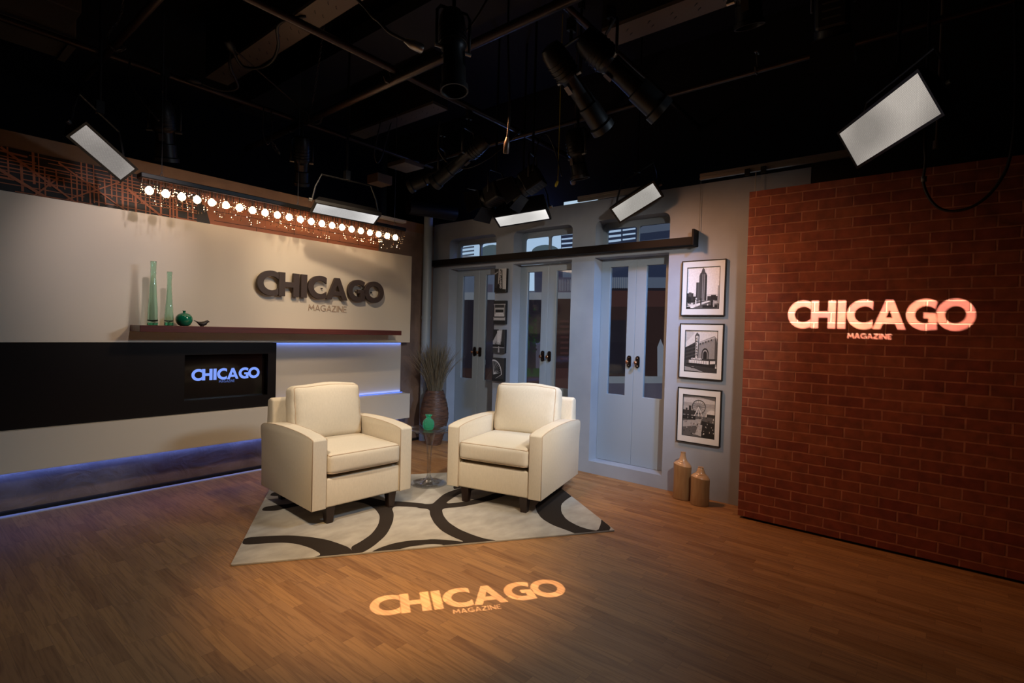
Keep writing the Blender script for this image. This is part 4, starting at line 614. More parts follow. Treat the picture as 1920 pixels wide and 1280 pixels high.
c3 = [(.30, rect(0,0,1,1)), (.03, [(0,.5),(.4,.9),(.5,1),(0,1)]), (.45, [(.4,.35),(.6,.35),(.75,.95),(.35,.95)]), (.02, rect(0,.25,1,.36)), (.05, [(.7,.36),(1,.36),(1,1),(.8,1)]), (.06, rect(0,0,1,.22)), (.30, [(.45,.02),(.6,.02),(.55,.3),(.5,.3)])]
for i in range(10): c3.append((.01, rect(.1+i*.085, .3, .14+i*.085, .36+.16*((i*37) % 5)/5)))
c4 = [(.05, rect(0,0,1,1)), (.45, [(.0,.0)]+ell(.12,.30,.72,.62,0,100,14)+[(0,.9)]), (.03, [(.0,.0)]+ell(.12,.30,.66,.56,0,100,14)+[(0,.84)])]
for k in range(9):
    a0 = math.radians(8+k*11); c4.append((.5, [(.12,.28),(.14,.32),(.12+.68*math.cos(a0)+.01, .3+.58*math.sin(a0)+.01), (.12+.68*math.cos(a0)-.012, .3+.58*math.sin(a0)+.01)]))
c4.append((.02, rect(0,0,1,.12)))
labs = ['small canvas photo of an upright theatre sign, top of the column of four between doors', 'small canvas photo of an old vehicle front, second from top between doors', 'small canvas photo of a dark skyline and fountain, third from top between doors', 'small canvas photo of half a ferris wheel, lowest of the four between doors']
for z, shp, lab in zip(cz, (c1, c2, c3, c4), labs):
    t = thing('canvas_print', lab, 'canvas print', (4.88, 4.2, z), group=None); y1 = 4.285; h = .285
    mb = MB(); mb.box((4.858, y1-.185, z-h/2), (4.9, y1, z+h/2)); wpart(mb, 'canvas', 'fixture', t, bevel=.002, seg=1)
    art(shp, 'photograph', t, (4.8575, y1, z-h/2), .185, h)
    if shp is c1:
        mb = MB()
        for q, g in enumerate(L7):
            xm = min(p[0] for p in g[0]); mb.prism([[((a_-xm)*.026, b_*.026) for a_, b_ in lp] for lp in g], V((4.856, y1-.088, z-h/2+.235-.031*q)), EY, EZ, 0, None)
        wpart(mb, 'upright_lettering', gm(.55), t)

# ================================================================== WOODEN BOTTLES
def bottle(lab, x, y, r, h, sh, rz):
    t = thing('wooden_bottle', lab, 'vase', (x, y, 0), rz)
    mb = MB(); P = []; n = 28
    prof = [(.90,0),(.96,.01),(1.0,.05),(.985,.4),(.98,.75),(1.0,.97),(.985,1.0)]
    rings = []
    for s, hh in prof: rings.append((s*r, hh*sh))
    mb.lathe(rings, n=n); 
    for i, p in enumerate(mb.v): mb.v[i] = V((p.x*.78+.004*math.sin(p.z*14), p.y*1.04, p.z + (.012*p.y/r if p.z > .9*sh else 0)))
    mb.build('body', 'wood_bottle', t, smooth=True)
    mb = MB(); mb.lathe([(p.x, p.z) for p in bez([(r*.985,0,sh),(r*.8,0,sh+.018),(r*.5,0,sh+.04),(r*.33,0,sh+.075),(r*.27,0,h-.006),(r*.31,0,h)], 5)]+[(r*.18,h),(r*.16,h-.04)], n=n)
    for i, p in enumerate(mb.v): mb.v[i] = V((p.x*(.78 if p.z < sh+.03 else .9), p.y*1.04, p.z+(.012*p.y/r*max(0, 1-(p.z-sh)/.05))))
    mb.build('shoulder', 'wood_shoulder', t, smooth=True)
bottle('taller tan wooden bottle vase on the floor beneath the framed prints', 4.745, 1.825, .078, .43, .315, 0)
bottle('shorter tan wooden bottle vase on the floor nearest the brick wall', 4.69, 1.64, .078, .337, .245, .2)

# ================================================================== BASKET VASE WITH GRASS
bp_ = (4.66, 5.09)
t = thing('floor_vase', 'tall brown woven floor vase filled with dried grass in the corner', 'vase', (*bp_, 0))
bprof = bez([(.095,0,0),(.12,0,.08),(.17,0,.26),(.185,0,.38),(.165,0,.53),(.125,0,.66),(.112,0,.70)], 7)
mb = MB(); mb.lathe([(p.x+.0025*math.sin(i*2.1), p.z) for i, p in enumerate(bprof)]+[(.10,.70),(.10,.4)], n=36); mb.build('body', 'basket', t, smooth='all')
gr = random.Random(9); mb = MB()
for i in range(620):
    a = gr.uniform(0, 2*PI); r0 = .085*math.sqrt(gr.random()); ln = gr.uniform(.38, .68); sp = gr.gauss(.0, 1)*.125+.04; a2 = a+gr.uniform(-.6, .6)
    p0 = V((r0*math.cos(a), r0*math.sin(a), .66)); out = V((math.cos(a2), math.sin(a2), 0))*abs(sp)*(1.4 if i % 9 == 0 else 1)
    k = abs(sp); pts = [p0 + out*(s**1.6)*ln*1.7 + V((0,0,ln*s - k*.30*s*s)) for s in (0, .25, .5, .75, 1)]
    mb.tube(pts, .002, 3, rs=[.0028,.0024,.002,.0022,.0006])
o = mb.build('dried_grass', 'grass', t); tag(o, kind='stuff')

# ================================================================== RUG
RA = V((1.4195, 3.3559, 0)); RE = V((.82925, -.55888, 0)); RN = V((.55888, .82925, 0)); RW, RH = 2.625, 1.83
t = thing('area_rug', 'cream area rug with dark brown curved bands under the armchairs', 'rug', (RA.x, RA.y, 0))
mb = MB(); mb.prism([rrect(0, 0, RW, RH, .01, True, True, 3)], RA, RE, RN, .0005, .011); wpart(mb, 'pile', 'rug', t, bevel=.003)
def clip(poly):
    for ax, lim, sg in ((0, 0.002, 1), (0, RW-.002, -1), (1, 0.002, 1), (1, RH-.002, -1)):
        out = []
        for i in range(len(poly)):
            p, q = poly[i-1], poly[i]; ip, iq = sg*(p[ax]-lim) >= 0, sg*(q[ax]-lim) >= 0
            if ip != iq:
                k = (lim-p[ax])/(q[ax]-p[ax]); out.append((p[0]+k*(q[0]-p[0]), p[1]+k*(q[1]-p[1])))
            if iq: out.append(q)
        poly = out
    return poly
def smooth_poly(p, n=2):
    for _ in range(n):
        q = []
        for i in range(len(p)):
            a, b = p[i], p[(i+1) % len(p)]; d = math.hypot(a[0]-b[0], a[1]-b[1])
            q += [(a[0]*.8+b[0]*.2, a[1]*.8+b[1]*.2), (a[0]*.2+b[0]*.8, a[1]*.2+b[1]*.8)]
        p = q
    return p
mb = MB()
BACK = {'J': [(.75,1.28),(.62,1.12),(.35,1.2),(.19,1.36),(.22,1.49),(.5,1.35),(.7,1.38),(.9,1.55),(1.0,1.85),(1.13,1.85),(1.0,1.5),(.9,1.3)],
        'K': [(1.83,1.20),(1.82,1.34),(2.1,1.35),(2.4,1.25),(2.6,1.1),(2.55,1.0),(2.3,1.15),(2.0,1.2)], 'L': [(1.6,1.24),(1.7,1.27),(1.85,1.6),(1.9,1.85),(1.76,1.85),(1.72,1.6)]}
for nme, pl in list(RUG.items())+list(BACK.items()):
    pl = clip(smooth_poly(pl) if nme != 'G' else smooth_poly(pl, 1))
    if sum(pl[i-1][0]*pl[i][1]-pl[i][0]*pl[i-1][1] for i in range(len(pl))) < 0: pl = pl[::-1]
    mb.prism([pl], RA, RE, RN, .0112+.0002*(len(mb.v) % 7), None)
o = wpart(mb, 'dark_bands', 'rug_dark', t)
RZ = .0115

# ================================================================== ARMCHAIRS
def cushion_map(hx, hy, hz, r, b):
    def f(p):
        q = V((p[0]*hx, p[1]*hy, p[2]*hz)); h = (hx, hy, hz)
        inn = V([max(-(h[i]-r), min(h[i]-r, q[i])) for i in range(3)]); d = q-inn
        pos = inn + (d.normalized()*r if d.length > 1e-9 else V((0,0,0)))
        e = [1-p[i]**2 for i in range(3)]
        pos.x += b[0]*e[1]*e[2]*p[0]; pos.y += b[1]*e[0]*e[2]*p[1]; pos.z += b[2]*e[0]*e[1]*p[2]
        return pos
    return f
def cushion(hx, hy, hz, r, b, n=18):
    f = cushion_map(hx, hy, hz, r, b); mb = MB(); g = [math.sin((-1+2*i/n)*PI/2) for i in range(n+1)]
    for ax in range(3):
        for s in (-1, 1):
            P = []; F = []
            for i in g:
                for j in g:
                    p = [0,0,0]; p[ax] = s; p[(ax+1) % 3] = i; p[(ax+2) % 3] = j; P.append(f(p))
            for i in range(n):
                for j in range(n):
                    q = (i*(n+1)+j, (i+1)*(n+1)+j, (i+1)*(n+1)+j+1, i*(n+1)+j+1); F.append(q if s > 0 else q[::-1])
            mb.add(P, F)
    return mb, f
def seam(f, ax, s, n=14):
    a, b = (ax+1) % 3, (ax+2) % 3; out = []
    g = [math.sin((-1+2*i/n)*PI/2) for i in range(n)]
    for u in g: p = [0,0,0]; p[ax]=s; p[a]=u; p[b]=-1; out.append(f(p))
    for u in g: p = [0,0,0]; p[ax]=s; p[a]=1; p[b]=u; out.append(f(p))
    for u in g: p = [0,0,0]; p[ax]=s; p[a]=-u; p[b]=1; out.append(f(p))
    for u in g: p = [0,0,0]; p[ax]=s; p[a]=-1; p[b]=-u; out.append(f(p))
    return out
def merge_build(mb, name, m, parent, loc=(0,0,0), tilt=0):
    o = mb.build(name, m, parent, smooth='all'); bm = bmesh.new(); bm.from_mesh(o.data); bmesh.ops.remove_doubles(bm, verts=bm.verts, dist=1e-4); bm.to_mesh(o.data); bm.free(); o.data.shade_smooth()
    o.location = loc; o.rotation_euler.x = tilt; return o
def armchair(lab, o_, fdir, W_, D_):
    # local frame: x along the front from the chair's screen-left corner, y into the depth, origin on the floor
    rz = math.atan2(fdir[1], fdir[0]); t = thing('armchair', lab, 'armchair', (o_[0], o_[1], RZ), rz, 'pair of cream armchairs on the rug')
    zb = .128; aw = .115
    for s in (0, 1):
        x0 = 0 if s == 0 else W_-aw; x1 = x0+aw
        prof = [(0,zb),(0,.640),(.012,.652),(.10,.668),(.25,.680),(.45,.684),(.65,.678),(.80,.664),(.885,.640),(.90,.60),(.885,.52),(.875,.40),(.87,zb)]
        prof = [(a*D_/.9, b) for a, b in prof]
        mb = MB(); mb.prism([prof[::-1]], (x0, 0, 0), (0,1,0), EZ, aw, 0)
        arm = mb.build('arm', 'fabric', t, smooth=True, bevel=.010, seg=3)
        for xx in (x0+.004, x1-.004):
            pts = [V((xx, a, b)) for a, b in prof]
            ins = [V((xx, max(.004, p.y-(.004 if p.y > .5 else 0)), p.z-.003)) for p in pts]
            mb = MB(); mb.tube(bez(ins[1:12], 3) if False else [V((xx, .004, zb+.005))]+bez(ins[1:11], 3), .0042, 6); mb.build('piping', 'welt', arm, smooth='all')
    mb = MB(); mb.box((aw-.004, .012, zb), (W_-aw+.004, D_-.05, .345)); mb.build('base', 'fabric', t, smooth=True, bevel=.014, seg=3)
    # back frame
    mb = MB(); P = [(D_*.80,.345),(D_*.845,.855),(D_*.90,.872),(D_*.955,.850),(D_*.97,.60),(D_*.955,zb),(D_*.80,zb)]
    mb.prism([P], (.035, 0, 0), (0,1,0), EZ, W_-.07, 0); bk = mb.build('backrest', 'fabric', t, smooth=True, bevel=.018, seg=3)
    # seat cushion
    hx = (W_-2*aw)/2-.006; mb, f = cushion(hx, (D_*.74)/2, .078, .035, (.004, .012, .018))
    sc_ = merge_build(mb, 'seat_cushion', 'fabric', t, (W_/2, D_*.37-.018, .452), 0)
    for s in (-1, 1):
        mb = MB(); mb.tube(seam(f, 2, s), .0045, 6, closed=True); pz = mb.build('piping', 'welt', sc_, smooth='all')
    # back cushion
    mb, f = cushion(hx-.01, .088, .235, .05, (.018, .055, .012))
    for i, p in enumerate(mb.v):   # creased corners and folds
        k = math.exp(-((abs(p.x)-hx)/.07)**2); mb.v[i] = p + V((0, .005*k*math.sin(p.z*46+p.x*9), .006*math.sin(p.x*13+1)*(p.z > .1)))
    bc = merge_build(mb, 'back_cushion', 'fabric', t, (W_/2, D_*.72, .742), -.16)
    for s in (-1, 1):
        mb = MB(); pts = seam(f, 1, s); pts = [p+V((0, .004*math.sin(p.z*46+p.x*9)*math.exp(-((abs(p.x)-hx)/.07)**2), .006*math.sin(p.x*13+1)*(p.z > .1))) for p in pts]
        mb.tube(pts, .0045, 6, closed=True); mb.build('piping', 'welt', bc, smooth='all')
    for x, y in ((.165, .06), (W_-.165, .06), (.15, D_-.11), (W_-.15, D_-.11)):
        mb = MB(); a, b = .037, .026
        mb.add([(x-b,y-b,0),(x+b,y-b,0),(x+b,y+b,0),(x-b,y+b,0),(x-a,y-a,zb+.01),(x+a,y-a,zb+.01),(x+a,y+a,zb+.01),(x-a,y+a,zb+.01)], [(0,3,2,1),(4,5,6,7),(0,1,5,4),(1,2,6,5),(2,3,7,6),(3,0,4,7)])
        mb.build('leg', 'leg', t, bevel=.003)
    return t
armchair('cream welted armchair on the left of the clear side table', (2.045, 3.515), (.9965, -.069), .875, .94)
armchair('cream welted armchair on the right of the clear side table', (3.20, 3.315), (.243, -.970), .885, .98)

# ================================================================== SIDE TABLE + GLASS BUD VASE
TX, TY = 3.41, 3.78
t = thing('side_table', 'round clear acrylic pedestal side table between the armchairs', 'side table', (TX, TY, RZ))
mb = MB(); mb.lathe([(.001,.513),(.20,.513),(.212,.516),(.214,.522),(.212,.528),(.205,.531),(.001,.531)], n=56, close=False); mb.build('table_top', 'acrylic', t, smooth=True)
stp = bez([(.150,0,.012),(.10,0,.020),(.05,0,.04),(.024,0,.07),(.018,0,.11),(.020,0,.2),(.028,0,.34),(.042,0,.44),(.062,0,.50),(.075,0,.512)], 5)
mb = MB(); mb.lathe([(p.x, p.z) for p in stp]+[(.070,.512)]+[(max(p.x-.007, .004), p.z) for p in reversed(stp[10:])], n=36, close=False); mb.build('stem', 'acrylic', t, smooth='all')
mb = MB(); mb.lathe([(.001,.001),(.168,.001),(.172,.006),(.168,.012),(.10,.018),(.001,.02)], n=56, close=False); mb.build('base', 'acrylic', t, smooth=True)
t = thing('bud_vase', 'small green glass bud vase standing on the clear side table', 'vase', (3.35, 3.735, .531+RZ))
vp = bez([(.028,0,.0),(.042,0,.008),(.053,0,.035),(.055,0,.062),(.047,0,.090),(.027,0,.108),(.020,0,.118),(.024,0,.130),(.035,0,.142)], 4)
mb = MB(); mb.lathe([(p.x, p.z) for p in vp]+[(max(p.x-.004, .002), p.z+.003) for p in reversed(vp[2:])]+[(.001,.012)], n=32, close=False); mb.lathe([(.022,0),(.001,0)], n=32, close=False); mb.build('body', 'mint_glass', t, smooth='all')
mb = MB(); mb.tube([(.042*math.cos(a), .042*math.sin(a), .012) for a in [2*PI*k/24 for k in range(24)]], .004, 6, closed=True); mb.build('base_ring', 'mint_glass', t, smooth='all')

# ================================================================== LIT PANEL FIXTURES
def soft_panel(lab, c, u, v, W_, H_, em, power, col, spread=100, deep=.16):
    c, u, v = V(c), V(u).normalized(), V(v); v = (v-u*v.dot(u)).normalized(); n = u.cross(v)
    if n.z > 0: n = -n
    t = thing('panel_light', lab, 'studio light', c)
    hu, hv = u*W_/2, v*H_/2
    mb = MB(); P = [c-hu-hv, c+hu-hv, c+hu+hv, c-hu+hv]; mb.add(P, [(0,1,2,3)])
    o = mb.build('diffuser_grid', panel_emission('lit_grid', *em), None)
    uv = o.data.uv_layers.new(name='UVMap')
    for li, q in zip(o.data.loops, ((0,0),(W_,0),(W_,H_),(0,H_))): uv.data[li.index].uv = q
    rel(o, t)
    e = .018; F0 = [c+a*(hu+u*e)+b*(hv+v*e)+n*.004 for a, b in ((-1,-1),(1,-1),(1,1),(-1,1))]
    mb = MB(); B0 = [p-n*.03 for p in F0]; Q = [p+n*.004 for p in P]; bk = [c+a*hu*.9+b*hv*.55-n*deep for a, b in ((-1,-1),(1,-1),(1,1),(-1,1))]
    mb.add(F0+Q, [(0,1,5,4),(1,2,6,5),(2,3,7,6),(3,0,4,7)]); mb.add(F0+B0, [(0,1,5,4),(1,2,6,5),(2,3,7,6),(3,0,4,7)]); mb.add(B0+bk, [(0,1,5,4),(1,2,6,5),(2,3,7,6),(3,0,4,7),(4,5,6,7)])
    mb.add([p+n*.004 for p in P]+[p-n*.002 for p in P], [(0,1,5,4),(1,2,6,5),(2,3,7,6),(3,0,4,7)])
    wpart(mb, 'housing', 'fixture', t)
    # yoke, knobs, hanger up to the pipe grid
    a_, b_ = c+hu*1.08-n*.08, c-hu*1.08-n*.08; up = V((0,0,.26)); top = (a_+b_)/2+up
    mb = MB(); mb.tube([a_, a_*.5+(top+hu*.9)*.5+V((0,0,.0)), top+hu*.8, top, top-hu*.8, b_*.5+(top-hu*.9)*.5, b_], .009, 6); wpart(mb, 'yoke', 'fixture', t)
    mb = MB(); mb.cyl(top, (top.x, top.y, 4.6), .011, n=8); mb.box((top.x-.025, top.y-.025, top.z), (top.x+.025, top.y+.025, top.z+.09)); wpart(mb, 'hanger', 'fixture', t)
    for q, s in ((a_, 1), (b_, -1)):
        mb = MB(); mb.cyl(q, q+u*s*.03, .014, n=10); wpart(mb, 'knob', 'steel', t)
    l = light('lamp', 'AREA', c+n*.012, c+n, power, col, w=W_*.96, h=H_*.94, spread=spread)
    R_ = Matrix((u, (-n).cross(u), -n)).transposed()
    l.rotation_euler = R_.to_euler(); rel(l, t); return t
def sc(c, k): return tuple((c[i]-(0,0,1.5)[i])*k+(0,0,1.5)[i] for i in range(3))
WHT = ((1, .93, .86), .80); BR = ((1, .97, .93), 1.15)
soft_panel('lit white panel light tilted down before the street map mural', sc((2.475,10.853,4.233),.45), (.7806,.472,-.4096), (-.5955,.3631,-.7166), .45, .45/3.4, ((1,.91,.84),.45), 1.2, NEU)
soft_panel('lit white panel light overlapping the right half of the chandelier', sc((4.984,7.678,3.337),.6), (.949,-.3102,-.0567), (.279,.9099,-.307), .6, .6/3.4, ((1,.97,.95),.92), 4, NEU, deep=.10)
soft_panel('brightest white panel light hanging above the second double door', sc((8.036,6.417,3.681),.56), (.3915,-.9114,.1264), (.883,.3335,-.3303), .56, .56/3, BR, 5, NEU, deep=.22)
soft_panel('steeply tilted small panel light above the third double door', sc((10.415,5.216,4.302),.45), (.0783,-.893,.4433), (.6513,-.2908,-.7008), .45, .45/3, ((1,.94,.86),.68), 3, NEU, deep=.26)
soft_panel('largest lit panel light hanging before the brick wall', sc((4.874,.417,3.131),.85), (-.8301,-.5566,.0338), (.2438,-.4168,-.8757), .85, .85/3.2, ((1,.90,.80),.50), 13, COOL, spread=80, deep=.12)

# ================================================================== ROOF GRID
def pipe(lab, a, b, r=.024, m='pipe', n=14):
    t = thing('grid_pipe', lab, 'pipe', a); mb = MB(); mb.cyl(a, b, r, n=n); wpart(mb, 'tube', m, t, smooth=True)
    return t
pipe('brown ceiling pipe crossing the far left corner above the street map', (1.2, -1, 3.6), (1.2, 5.9, 3.6), .026)
pipe('thick ceiling pipe running from top centre down toward the mural', (2.76, -1, 3.6), (2.9, 6.6, 3.6), .034)
pipe('ceiling pipe running parallel to the doors above the third one', (4.4, -2, 3.6), (4.5, 5.4, 3.6), .024)
pipe('upper ceiling pipe running lengthways over the armchairs', (-1, 3.66, 3.66), (5.6, 3.66, 3.66), .030)
pipe('ceiling pipe running lengthways close to the mural wall', (-1, 5.36, 3.66), (4.8, 5.4, 3.66), .026)
pipe('ceiling pipe running lengthways through the top right darkness', (-1, 1.98, 3.66), (6, 2.06, 3.66), .026)
pipe('thin diagonal brace rod in the ceiling near the slotted strut', (2.0, 4.9, 3.9), (2.95, 5.2, 3.66), .008)
# slotted struts under dark joists
def joist(lab, x, y0, y1, w_=.22):
    t = thing('ceiling_joist', lab, 'ceiling joist', (x, y0, 4.0)); mb = MB(); mb.box((x-w_/2, y0, 4.03), (x+w_/2, y1, 4.6)); wpart(mb, 'joist', 'ceil', t)
    mb = MB(); mb.box((x-w_/2, y0, 4.0), (x+w_/2, y1, 4.03)); wpart(mb, 'slotted_plate', 'strut', t)
    mb = MB(); yy = y0+.06
    while yy < y1-.1:
        for dx in (-.035, .035): mb.tube([(x+dx-.012, yy, 3.998), (x+dx, yy+.02, 3.997), (x+dx+.012, yy+.03, 3.998)], .003, 4)
        yy += .19
    o = mb.build('slots', 'black'); tag(o, kind='stuff'); rel(o, t)
joist('dark joist with tan slotted plate left of the thick ceiling pipe', 2.3, 2.2, 5.95)
joist('dark joist with tan slotted plate beyond the thick ceiling pipe', 4.1, 4.5, 6.1)
joist('dark joist over the top right near the doors', 4.0, -1, 2.3, .26)
mb = MB(); mb.box((-1, -1, 4.3), (.9, 7.2, 4.42)); mb.box((3.0,-1,4.25),(3.5,7.2,4.4)); struct(mb, 'trim_3', 'ceil')
t = thing('air_duct', 'pale boxed duct panel in the upper left corner of the ceiling', 'duct', (.6, 5.9, 4.0))
mb = MB(); mb.box((.1, 5.62, 4.02), (1.12, 6.05, 4.3)); wpart(mb, 'duct_box', 'strut', t, bevel=.01)
mb = MB(); mb.box((.1, 6.2, 4.02), (1.2, 6.75, 4.25)); wpart(mb, 'duct_panel', 'strut', t, bevel=.01)
mb = MB(); mb.box((.1, 6.17, 4.0), (1.22, 6.2, 4.02)); mb.box((1.16, 6.17, 4.0), (1.22, 6.76, 4.02)); wpart(mb, 'duct_rim', 'strut', t)

def chain(lab, pts, s=.016):
    t = thing('chain', lab, 'chain', pts[0]); mb = MB(); P = bez(pts, 6); acc = 0; k = 0; last = P[0]
    for p in P[1:]:
        d = (p-last).length; n = max(1, int(d/(s*1.5)))
        for i in range(n):
            c = last.lerp(p, (i+.5)/n); dr = (p-last).normalized(); sd = dr.orthogonal().normalized()
            if k % 2: sd = dr.cross(sd)
            mb.tube([c+dr*s*math.cos(a)+sd*s*.55*math.sin(a) for a in [2*PI*j/8 for j in range(8)]], .0028, 4, closed=True); k += 1
        last = p
    wpart(mb, 'links', 'chain', t)
chain('loose grey chain hanging round the thick ceiling pipe above the chandelier', [(2.86,4.85,4.5),(2.87,5.02,3.9),(2.83,5.05,3.6),(2.85,5.04,3.54),(2.92,5.0,3.56),(2.93,4.97,3.68)])
chain('chain wrapped round the brown pipe in the upper left', [(1.24,5.0,4.4),(1.25,5.03,3.9),(1.16,5.02,3.66),(1.2,5.0,3.56),(1.26,4.98,3.6),(1.22,5.05,3.65)])
chain('chain looped beneath the far end of the thick ceiling pipe', [(2.95,6.1,3.62),(2.96,6.05,3.52),(2.98,5.95,3.44),(2.90,5.92,3.52),(2.86,6.0,3.62)])
def clamp(lab, x, y, z, ax):
    t = thing('pipe_clamp', lab, 'clamp', (x, y, z)); mb = MB(); e = V((1,0,0)) if ax == 'y' else V((0,1,0))
    mb.tube([V((x,y,z+.13)), V((x,y,z+.09))+e*.0, V((x,y,z))+e*.04, V((x,y,z-.038))+e*.02, V((x,y,z-.038))-e*.02, V((x,y,z))-e*.04], .005, 6); mb.box((x-.03, y-.012, z+.12), (x+.03, y+.012, z+.128)); wpart(mb, 'strap', 'chain', t)
clamp('pale strap clamp where the thick pipe crosses the upper pipe', 2.78, 3.72, 3.6, 'y'); clamp('strap clamp on the far thick pipe above the mural', 2.88, 5.5, 3.6, 'y')
clamp('strap clamp on the pipe parallel to the doors', 4.41, 1.22, 3.6, 'y')

def cable(lab, pts, r=.008, plug=None, m='cable', name='cable'):
    t = thing(name, lab, 'cable', pts[0]); P = bez(pts, 8); mb = MB(); mb.tube(P, r, 8); wpart(mb, 'cord', m, t, smooth='all')
    if plug:
        d = (P[-1]-P[-2]).normalized(); mb = MB(); mb.lathe([(r*1.2,0),(r*2.2,.03),(r*2.8,.05),(r*2.8,.12),(r*2.2,.13)], P[-1], d, 14); wpart(mb, 'plug', plug, t, smooth=True)
    return t
cable('black cable loop hanging in front of the brick wall at the right', [(4.39,.155,4.6),(4.40,.155,3.0),(4.43,.146,2.7),(4.46,.150,2.55),(4.47,.09,2.41),(4.47,.0,2.355),(4.46,-.12,2.38),(4.45,-.22,2.50),(4.43,-.27,2.70),(4.42,-.27,3.2),(4.40,-.2,4.6)], .009)
mb = MB(); mb.cyl((4.46,.150,2.565), (4.46,.150,2.60), .016); o = mb.build('cable_tie', 'steel'); tag(o, 'small metal tie on the cable loop by the brick wall', 'cable tie')
cable('cable with a chunky plug curving beneath the slotted plate', [(2.25,4.1,4.0),(2.10,4.245,3.92),(2.2,4.45,3.85),(2.224,4.607,3.78),(2.17,4.75,3.74),(2.08,4.85,3.75),(1.98,4.78,3.80)], .013, 'black')
cable('cable looping under the ceiling plug in the upper left', [(2.0,4.9,3.9),(2.02,4.95,3.75),(2.15,5.1,3.66),(2.05,5.2,3.62),(1.9,5.25,3.64)], .012, 'black')
cable('cable drop hanging in the middle with a grey connector', [(3.22,2.77,4.6),(3.22,2.77,3.9),(3.25,2.77,3.5),(3.29,2.79,3.25),(3.32,2.83,3.08)], .009, 'chain')
cable('cable with silver connectors slanting down at the top centre', [(1.7,3.1,4.6),(1.85,3.0,3.75),(2.009,2.903,3.5),(2.07,2.87,3.45),(2.131,2.841,3.40),(2.22,2.80,3.375)], .011, 'steel')
cable('cable swinging from the hanging spotlight to the thick pipe', [(2.45,2.15,3.7),(2.42,2.35,3.45),(2.45,2.60,3.36),(2.6,2.85,3.45),(2.75,3.0,3.56)], .007)
cable('thin cable arc right of centre among the dark fixtures', [(3.95,3.05,3.0),(3.98,3.02,3.25),(4.05,2.98,3.36),(4.15,2.95,3.25),(4.25,2.92,3.0)], .007)
cable('cable arc behind the second hanging panel light', [(3.55,3.9,3.55),(3.6,3.95,3.25),(3.75,3.8,3.1),(3.9,3.55,3.2),(4.1,3.3,3.5)], .007)
cable('cable draped near the left hanging spotlight', [(1.35,5.2,3.6),(1.30,5.05,3.4),(1.38,5.02,3.25),(1.5,5.0,3.12)], .007)
cable('cable draped beside the spotlights over the first door', [(3.3,4.5,3.6),(3.3,4.6,3.3),(3.35,4.62,3.2),(3.4,4.6,3.3),(3.42,4.5,3.6)], .006)
cable('cable knot hanging over the chandelier middle', [(2.5,5.33,3.66),(2.48,5.3,3.4),(2.52,5.28,3.28),(2.57,5.3,3.4),(2.58,5.34,3.66)], .006, None, 'chain')
cable('pale cord drooping above the chandelier left end', [(1.62,5.35,3.5),(1.72,5.45,3.4),(1.76,5.5,3.25),(1.74,5.5,3.12)], .005, None, 'chain')

# ---- ellipsoidal spotlights
def leko(lab, back, aim, L=.55, r=.075, up=3.58, gel=None, k=1.0, yk=True):
    back = V(back); d = (V(aim)-back).normalized(); t = thing('spotlight', lab, 'stage light', back)
    mb = MB(); mb.lathe([(.001,-.10),(r*.3,-.10),(r*.85,-.09),(r*1.05,-.05),(r*1.1,.0),(r*1.1,.12),(r*1.0,.14)], back, d, 24, close=False); wpart(mb, 'lamp_housing', 'fixture', t, smooth=True)
    mb = MB(); mb.lathe([(r*1.0,.14),(r*.8,.16),(r*.8,L*.62),(r*.98,L*.64),(r*.98,L*.9),(r*1.15,L*.92),(r*1.15,L),(r*1.02,L),(r*.92,L*.9),(r*.76,.2)], back, d, 28, close=False); wpart(mb, 'barrel', 'fixture', t, smooth=True)
    s = d.cross(V((0,0,1))); s = s.normalized() if s.length > .1 else V((1,0,0)); q = s.cross(d)
    for hh in (.02, .05, .08, .11):
        mb = MB(); mb.lathe([(r*1.18,0),(r*1.18,.008)], back+d*hh, d, 24); wpart(mb, 'cooling_fin', 'fixture', t)
    for sg in (-1, 1):
        mb = MB(); mb.cyl(back+s*sg*r*1.0+d*.15, back+s*sg*r*1.6+d*.15, .012, n=10); wpart(mb, 'knob', 'steel', t)
        mb = MB(); mb.obox(back+d*L*.5+s*sg*r*.86+q*r*.2, d*L*.2, q*.007, s*.006); wpart(mb, 'rail', 'fixture', t)
    mb = MB(); mb.obox(back+d*.2-q*r*1.0, d*.03, s*.02, q*.002); wpart(mb, 'label_plate', 'chain', t)
    if gel: mb = MB(); mb.obox(back-q*r+d*.05+q*r*2.2, d*.02, s*.018, q*.01); wpart(mb, 'gel_tab', gel, t)
    if yk:
        c = back+d*.15; top = V((c.x, c.y, c.z+.24)); a, b = c+s*r*1.45, c-s*r*1.45
        mb = MB(); mb.tube([a, V((a.x, a.y, top.z-.03)), V((a.x, a.y, top.z))*.8+top*.2, top, V((b.x, b.y, top.z))*.8+top*.2, V((b.x, b.y, top.z-.03)), b], .010, 6); wpart(mb, 'yoke', 'fixture', t, smooth='all')
        mb = MB(); mb.cyl(top, (top.x, top.y, up+.05), .012); mb.box((top.x-.03, top.y-.02, up-.03), (top.x+.03, top.y+.02, up+.05)); wpart(mb, 'hook_clamp', 'fixture', t)
    return t
